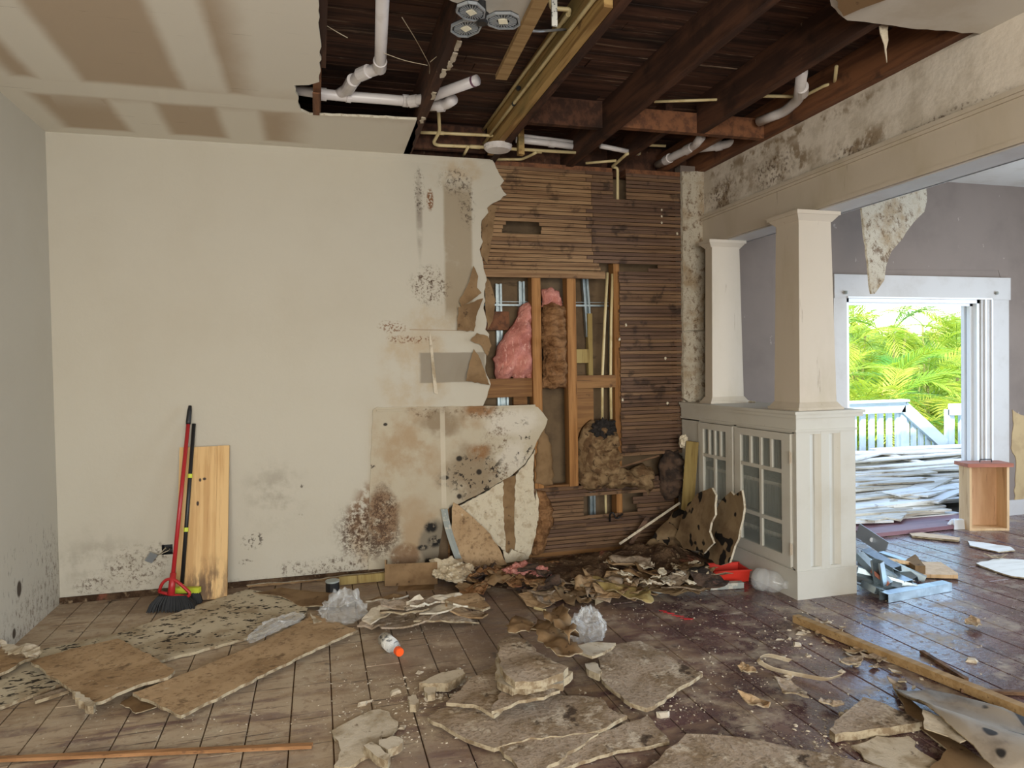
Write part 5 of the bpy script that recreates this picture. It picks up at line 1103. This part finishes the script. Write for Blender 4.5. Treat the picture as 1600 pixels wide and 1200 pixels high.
mk('neck', *lathe([(.022, .185), (.024, .188), (.024, .196), (.020, .2)], 16), m_bag, o, local=True)
for i in range(7):
    a = oZ(1030+i*6.5, 954+i*2.3, .006); d = Vector((rs.uniform(.5, 1), rs.uniform(-.6, -.1), 0)).normalized()*rs.uniform(.03, .06)
    tag(mk('red_splinter', *bar(a, a+d, .004, .004), m_redd), 'red plastic splinter lying on the dark floor', 'splinter', 'red splinters on the dark floor')

# ------------------------------------------------------------------ right foreground
a = oZ(1243, 966, .022); b = oZ(1640, 1126, .022)
tag(mk('wood_batten', *bar(a, b, .04, .036), m_batten), 'long square wood batten lying across the dark floor', 'batten')
fsheet('drywall_wedge', 'thick triangular drywall wedge on the dark floor', G, [(1296, 1139), (1318, 1116), (1349, 1089), (1385, 1100), (1441, 1127), (1400, 1134), (1350, 1141), (1305, 1147)], .035, m_sheet_gr, .03, (.03, .006), .06)
fsheet('warped_sheet', 'big warped sheet with black holes running out beside the long batten', G, [(1398, 1058), (1420, 1062), (1450, 1064), (1490, 1074), (1540, 1088), (1620, 1115), (1640, 1220), (1560, 1200), (1500, 1160), (1450, 1122), (1425, 1090)], .075, m_bspot, .006, (.05, .004), .06, h=lambda x, y: .045*math.sin((x+y*.4)*11)+.01*noise.noise(Vector((x*6, y*6, 2))), smooth=True)
fsheet('warped_sheet', 'brown underside layer below the warped sheet', G, [(1394, 1066), (1420, 1090), (1462, 1134), (1520, 1175), (1560, 1203), (1450, 1203), (1480, 1170), (1420, 1120), (1405, 1090)], .02, m_paper, .006, (.04, .008), .07, h=nf(4, .012, 50))
fsheet('curled_strip', 'white curled paper strip standing on the warped sheet edge', 'paper', [(1442, 1124), (1468, 1134), (1512, 1150), (1513, 1170), (1500, 1176), (1482, 1164), (1444, 1150)], .10, m_sheet_wh, .004, (.03, .004), .04, h=nf(5, .02, 51), zp=.06)
fsheet('brown_sheet', 'large dark sheet with a brown edge on the floor in front', G, [(1072, 1147), (1100, 1148), (1130, 1150), (1220, 1163), (1300, 1178), (1345, 1190), (1420, 1215), (1000, 1215), (1040, 1172), (1060, 1160)], .03, m_sheet_gr, .006, (.05, .006), .08, em=m_paper, h=nf(4, .008, 52))
fsheet('brown_sheet', 'pale broken crust beside the wedge and the warped sheet', G, [(1330, 1165), (1370, 1150), (1420, 1150), (1440, 1175), (1480, 1203), (1400, 1203), (1350, 1185)], .012, m_sheet_wh, .008, (.03, .012), .06)
pts = [oZ(1232, 1030, .03), oZ(1195, 1020, .05), oZ(1178, 1028, .04), oZ(1200, 1042, .02), oZ(1245, 1052, .02), oZ(1290, 1060, .03), oZ(1312, 1052, .05)]
V = []; F = []
for i, p in enumerate(rnd(pts, .08)):
    V += [p+Vector((0, .0, -.014)), p+Vector((.004, -.016, .004)), p+Vector((.005, -.015, .006)), p+Vector((.002, .002, -.012))]
    if i:
        for k in range(4): F.append((4*i-4+k, 4*i-4+(k+1) % 4, 4*i+(k+1) % 4, 4*i+k))
tag(mk('paper_tape', V, F, m_cloth), 'curled pale joint tape lying on the dark floor', 'tape')
for i, (a, b, s, lab) in enumerate([(1235, 1080, .10, 'torn grey scrap beside the curled joint tape'), (1180, 1098, .07, 'crumbly grey scrap left of the wedge'), (1300, 1100, .05, 'small flat flake left of the wedge tip'), (1165, 1045, .06, 'tan paper scrap left of the curled tape'), (1330, 1035, .07, 'brown scrap beside the long batten'), (1520, 975, .07, 'curled brown bark-like scrap in the bright room'), (1555, 870, .09, 'thin pale board scrap in the bright room')]):
    scrap('torn_scrap', lab, 'scrap', a, b, .02, s, [m_sheet_gr, m_sheet_br][i % 2], .55, (rs.uniform(-.15, .15), 0), None, .2, .006, cr=.02)
for i in range(26):
    t = rs.random(); a = 1255+t*170+rs.uniform(-14, 30); b = 966+t*90+rs.uniform(-12, 26)
    scrap('wood_chip', 'small splintered chip lying along the long batten', 'scrap', a, b, .012, rs.uniform(.02, .05), rs.choice([m_sheet_br, m_sheet_gr, m_sheet_wh]), .4, (rs.uniform(-.3, .3), rs.uniform(-.3, .3)), None, .2, .005, 'chips along the long batten')
a = oZ(1440, 1018, .01); b = oZ(1510, 1062, .01)
tag(mk('wood_sliver', *bar(a, b, .02, .014), m_lathB), 'dark wood sliver lying on the far side of the long batten', 'wood strip')
a = oZ(1500, 1078, .01); b = oZ(1640, 1085, .01)
tag(mk('wood_sliver', *bar(a, b, .02, .014), m_lathB), 'dark wood sliver near the end of the long batten', 'wood strip')

# pile of metal studs beside the bookcase
GS = 'metal studs piled beside the bookcase'; LS = 'galvanised metal stud in the pile beside the bookcase'
channel('metal_stud', 'galvanised metal stud lying apart in front of the stud pile', oZ(1381, 933, .025), oZ(1480, 915, .025), .06, .045, m_steel)
for (a, b, z1, z2) in [((1340, 890), (1432, 918), .10, .03), ((1372, 872), (1446, 905), .12, .03), ((1345, 870), (1400, 905), .16, .06), ((1337, 915), (1375, 925), .04, .04), ((1338, 880), (1376, 912), .20, .06), ((1352, 862), (1402, 890), .14, .10), ((1390, 880), (1428, 908), .08, .03), ((1360, 905), (1410, 915), .06, .03), ((1346, 878), (1420, 912), .08, .05), ((1362, 868), (1418, 896), .09, .05), ((1338, 900), (1408, 920), .07, .03), ((1376, 866), (1440, 888), .06, .03), ((1341, 866), (1388, 914), .19, .05), ((1350, 922), (1392, 918), .03, .03)]:
    pa, pb = oZ(*a, z1), oZ(*b, z2)
    pa.x = max(pa.x, 4.52)
    channel('metal_stud', LS, pa, pb, .06, .035, m_steel, (rs.uniform(-.4, .4), rs.uniform(-.4, .4), 1), GS)
a = oZ(1340, 828, .12); b = oZ(1385, 858, .05); a.x = max(a.x, 4.56)
o = thing('metal_plate', 'grey metal plate with a white spot propped behind the stud pile', 'metal plate', (a.x, a.y, 0))
mk('plate', *bar(a, b, .006, .10, (.2, -.4, 1)), m_alu, o); q = (a+b)/2+Vector((-.012, -.012, .0)); mk('spot', *xf(lathe([(.016, -.002), (.016, .002)], 10), Matrix.Translation(q) @ Matrix.Rotation(PI/2, 4, 'X')), m_vinyl, o)
for (a, b, w_, lab) in [((1338, 893), (1388, 912), .05, 'reddish wood board lying over the metal studs'), ((1372, 872), (1424, 880), .05, 'light wood offcut at the back of the stud pile')]:
    pa = oZ(*a, .13); pa.x = max(pa.x, 4.54)
    tag(mk('wood_offcut', *bar(pa, oZ(*b, .06), w_, .02), m_maple if 'light' in lab else m_redwd), lab, 'board')
fsheet('wood_board', 'flat tan board lying beside the stud pile', 'board', [(1422, 882), (1440, 878), (1470, 878), (1497, 896), (1497, 899), (1440, 897)], .03, m_maple, .022, (.2, .001), .2, em=m_maple)
fsheet('board_wedge', 'folded brown cardboard wedge behind the flat tan board', 'cardboard', [(1415, 875), (1430, 866), (1446, 884), (1430, 884)], .08, m_paper, .05, (.05, .003), .05, em=m_paper)

for i in range(14):
    a = rs.uniform(1345, 1440); b = 868+(a-1345)*.28+rs.uniform(0, 34)
    scrap('stud_scrap', 'thin pale scrap lying among the stud pile', 'scrap', a, b, .008, rs.uniform(.03, .07), rs.choice([m_alu, m_sid[0], m_sheet_wh, m_steel]), .35, (rs.uniform(-.4, .4), rs.uniform(-.4, .4)), None, .2, .003, 'scraps among the stud pile', em=m_alu)
# ------------------------------------------------------------------ drawer standing on end
b0 = oZ(1515, 830, 0); M_ = Matrix.Translation(b0) @ Matrix.Rotation(-YAW-.05, 4, 'Z')
o = thing('drawer', 'wooden drawer with a wire handle standing on end near the doorway', 'drawer', (0, 0, 0), M=M_)
DW, DH, DD = .30, .50, .14
mk('bottom_panel', *box(.015, DW-.015, DD-.012, DD-.004, .02, DH), m_plyw, o, local=True)
mk('side', *box(0, .018, 0, DD, .002, DH), m_maple, o, local=True)
mk('side', *box(DW-.018, DW, 0, DD, .002, DH), m_maple, o, local=True)
mk('back', *box(.018, DW-.018, 0, DD, .002, .02), m_maple, o, local=True)
fr_ = mk('front', *box(-.02, DW+.025, -.015, DD+.03, DH, DH+.028), m_redwd, o, local=True)
mk('handle', *xf(tube(rnd([(.12, .07, DH+.02), (.12, .07, DH+.05), (.21, .07, DH+.05), (.21, .07, DH+.02)], .01), .004, 8), Matrix()), m_black, o, local=True)

# white offcuts near the doorway
tag(mk('vinyl_piece', *xf(frust(-.07, .07, -.03, .03, 0, -.06, .06, -.02, .02, .075), Matrix.Translation(oZ(1500, 826, 0)) @ Matrix.Rotation(-.2, 4, 'Z')), m_vinyl), 'white trim block lying at the foot of the drawer', 'trim piece')
q = oZ(1492, 822, .018); q.z = .016
V, F = tube([q+Vector((-.06*math.cos(t), 0, .05*math.sin(t))) for t in [0, .5, 1, 1.57, 2.1, 2.6, 3.14]], .014, 8)
tag(mk('vinyl_elbow', V, F, m_vinyl), 'white curved gutter piece beside the trim block', 'trim piece')
tag(mk('maroon_plank', *bar(oZ(1345, 834, .02), oZ(1488, 819, .02), .16, .03), m_maroon), 'loose maroon plank lying along the doorway', 'plank')
fsheet('board_scrap', 'long thin pale board lying in front of the doorway', 'board', [(1421, 833), (1440, 832), (1500, 840), (1498, 844), (1425, 837)], .02, m_maple, .014, (.2, .002), .2)
fsheet('board_scrap', 'flattened whitish sheet lying right of the bright room floor', 'board', [(1512, 845), (1540, 848), (1578, 854), (1586, 860), (1560, 862), (1515, 852)], .012, m_sid[0], .008, (.05, .006), .1)
fsheet('board_scrap', 'cracked whitish sheet lying at the edge of the bright room floor', 'board', [(1525, 880), (1560, 872), (1620, 876), (1620, 905), (1580, 900), (1545, 888)], .012, m_sid[0], .008, (.05, .008), .1)

# ------------------------------------------------------------------ outside: deck, siding heap, railing, palms
pd = struct('deck', *box(2.5, 16, .13, 3.6, -.3, -.06), m_decking)
yy = .14
while yy < 3.5:
    mk('deck_board', *box(2.5, 16, yy, yy+.135, -.06, -.03), m_decking, pd); yy += .14
struct('ground', [(-30, .3, -.7), (60, .3, -.7), (60, 60, -.7), (-30, 60, -.7), (-30, -40, -.7), (60, -40, -.7)], [(0, 1, 2, 3), (4, 5, 1, 0)], m_ground)
rp = random.Random(9)
LB = 'long white siding board in the heap on the deck'; GB = 'white siding boards heaped on the deck'
for i in range(92):
    t = (i/91)**1.15
    y0 = .16+2.35*t+rp.uniform(-.06, .06)
    z0 = -.02+.02+(.02+.21*min(1, t*1.25))*rp.uniform(.55, 1.0)
    ln = rp.uniform(1.2, 3.4); cx = 6.3+2.6*t+rp.uniform(-1.0, 1.0)
    if t < .14: cx = 6.1+rp.uniform(-.5, .5); ln = rp.uniform(.4, 1.1)
    elif t < .4: cx = 6.9+rp.uniform(-.7, .7); ln = rp.uniform(.8, 2.0)
    wd = rp.uniform(.11, .20)
    rz = rp.uniform(-.13, .13)+(.5 if rp.random() < .08 else 0)
    n = 6; V = []; F = []; bow = rp.uniform(-.02, .02); tl = rp.uniform(-.05, .14)
    M_ = Matrix.Translation((cx, y0, z0+.06*(.5-rp.random()))) @ Matrix.Rotation(rz, 4, 'Z') @ Matrix.Rotation(rp.uniform(-.03, .03), 4, 'Y') @ Matrix.Rotation(tl, 4, 'X')
    for k in range(n+1):
        x = (k/n-.5)*ln; zb = bow*math.cos(PI*(k/n-.5))
        for (yy, zz) in ((-wd/2, 0), (wd/2, .003), (wd/2, .013), (-wd/2, .018)): V.append(Vector((x, yy, zz+zb)))
        if k:
            for j in range(4): F.append((4*k-4+j, 4*k-4+(j+1) % 4, 4*k+(j+1) % 4, 4*k+j))
    F += [(3, 2, 1, 0), tuple(4*n+j for j in range(4))]
    V = [M_ @ v for v in V]; lo = min(v.z for v in V)
    if lo < -.028: V = [v+Vector((0, 0, -.028-lo)) for v in V]
    tag(mk('siding_board', V, F, m_sid[0] if rp.random() < .65 else m_sid[1]), LB, 'siding board', GB)
a = oY(1371, 706, 2.35); b = oY(1520, 742, 1.2)
tag(mk('siding_board', *bar(a, b, .10, .02), m_sid[0]), 'white board lying slantwise over the top of the siding heap', 'siding board')
# railing
RY = 2.72
def xz(px, py): p = oY(px, py, RY); return p.x, p.z
o = thing('deck_railing', 'pale blue wooden railing with balusters and a sloping stair rail', 'railing', (8.6, RY, -.03))
xa_, za_ = xz(1310, 641); xb_, zb_ = xz(1413, 634)
zt = (za_+zb_)/2+.0
mk('top_rail', *bar((7.5, RY, zt), (xb_, RY, zt), .05, .14), m_blue, o)
mk('cap', *bar((7.5, RY, zt+.08), (xb_+.03, RY, zt+.08), .12, .03), m_blue, o)
xc_, zc_ = xz(1475, 694)
mk('stair_rail', *bar((xb_-.02, RY, zt-.0), (xc_, RY, zc_), .05, .15), m_blue, o)
x = 7.55
while x < xb_+.02:
    mk('baluster', *box(x, x+.07, RY+.026, RY+.06, -.03, zt), m_blue, o); x += .137
while x < xc_-.02:
    tt = (x-xb_)/(xc_-xb_); mk('baluster', *box(x, x+.065, RY+.026, RY+.06, -.03, zt+(zc_-zt)*tt), m_blue, o); x += .115
mk('post', *box(xb_-.05, xb_+.04, RY+.0, RY+.09, -.03, zt), m_blue, o)
xd_, zd_ = xz(1484, 640)
o = thing('deck_railing', 'short pale blue railing section beyond the stair gap', 'railing', (xd_+.3, RY, -.03))
mk('top_rail', *bar((xd_, RY, zd_), (xd_+1.6, RY, zd_), .05, .15), m_blue, o)
mk('post', *box(xd_, xd_+.09, RY+.01, RY+.09, -.03, zd_), m_blue, o)
x = xd_+.2
while x < xd_+1.6: mk('baluster', *box(x, x+.07, RY+.026, RY+.06, -.03, zd_), m_blue, o); x += .15
# palms
def frond_mesh(seed, L_=1.9, n=30):
    r = random.Random(seed); V = []; F = []
    def pt(t): return Vector((L_*t*(1-.18*t), 0, L_*(.62*t-.78*t*t)))
    path = [pt(k/8) for k in range(9)]
    v, f = tube(path, [.012-.001*k for k in range(9)], 4); V += v; F += f
    for k in range(n):
        t = .16+.82*k/(n-1); p = pt(t); dirx = (pt(min(1, t+.02))-pt(t-.02)).normalized()
        ll = .46*math.sin(PI*(.12+.8*t))**.7+.06
        for s in (-1, 1):
            a = math.radians(52-22*t+r.uniform(-7, 7)); d = (dirx*math.cos(a)+Vector((0, s*math.sin(a), 0))+Vector((0, 0, .16-.1*r.random()))).normalized()
            e1 = p+d*ll*.55; e2 = p+d*ll+Vector((0, 0, -.12*ll-.05*r.random())); wv = dirx*.017
            i0 = len(V); V += [p-wv*.4, p+wv*.4, e1+wv, e1-wv, e1+Vector((0, 0, .008)), e2]
            F += [(i0, i0+1, i0+2, i0+3), (i0+3, i0+2, i0+5)]
    me = bpy.data.meshes.new('frond'); me.from_pydata([tuple(q) for q in V], [], F)
    return me
fm_ = []
for s_ in range(3):
    for m_ in m_leaf:
        me = frond_mesh(s_*10+1); me.materials.append(m_); fm_.append(me)
cane_me = bpy.data.meshes.new('cane'); v, f = tube([(0, 0, 0), (.03, 0, .5), (.02, .02, 1)], [.035, .03, .026], 8)
cane_me.from_pydata([tuple(q) for q in v], [], f); cane_me.materials.append(m_cane)
rq = random.Random(14)
spots = [(9.6, 4.7, .9), (10.9, 5.0, 1.1), (12.2, 4.8, .8), (13.4, 5.2, 1.0), (10.2, 6.2, 1.6), (11.8, 6.4, 1.9), (13.2, 6.6, 1.5), (14.8, 6.8, 1.8), (12.4, 8.2, 2.4), (14.2, 8.6, 2.6), (16.2, 8.8, 2.2), (11.0, 8.0, 2.4), (8.6, 5.6, 1.4), (13.4, 10.6, 3.0), (15.6, 11.2, 3.2), (17.8, 11.4, 3.0), (12.0, 10.8, 3.0)]
for i, (x, y, hh) in enumerate(spots):
    o = thing('palm', 'feathery areca palm growing behind the railing', 'palm', (x, y, -.7), group='areca palms behind the railing')
    for k in range(3):
        cx, cy = rq.uniform(-.25, .25), rq.uniform(-.2, .2); ch = hh*rq.uniform(.6, 1.1)
        q = bpy.data.objects.new('cane', cane_me); link(q, o); q.location = (cx, cy, 0); q.scale = (1, 1, ch+.1); q.rotation_euler = (rq.uniform(-.1, .1), rq.uniform(-.1, .1), rq.uniform(0, 6))
        for j in range(5):
            q = bpy.data.objects.new('frond', rq.choice(fm_)); link(q, o); q.location = (cx, cy, ch)
            q.rotation_euler = (rq.uniform(-.3, .3), rq.uniform(-.9, .35), rq.uniform(0, 6.28)); s_ = rq.uniform(.75, 1.2); q.scale = (s_, s_, s_)
# leafy hedge closing the garden
rh = random.Random(4)
for i in range(9):
    x = 8+i*2.1
    tag(mk('hedge_shrub', *blob((x, 14+rh.uniform(-.5, .5), .6), (1.5, 1.0, 1.7+rh.uniform(-.3, .5)), i+9, .35, 5, 4, .25), m_hedge), 'rounded green shrub in the row behind the palms', 'shrub', 'row of shrubs behind the palms')
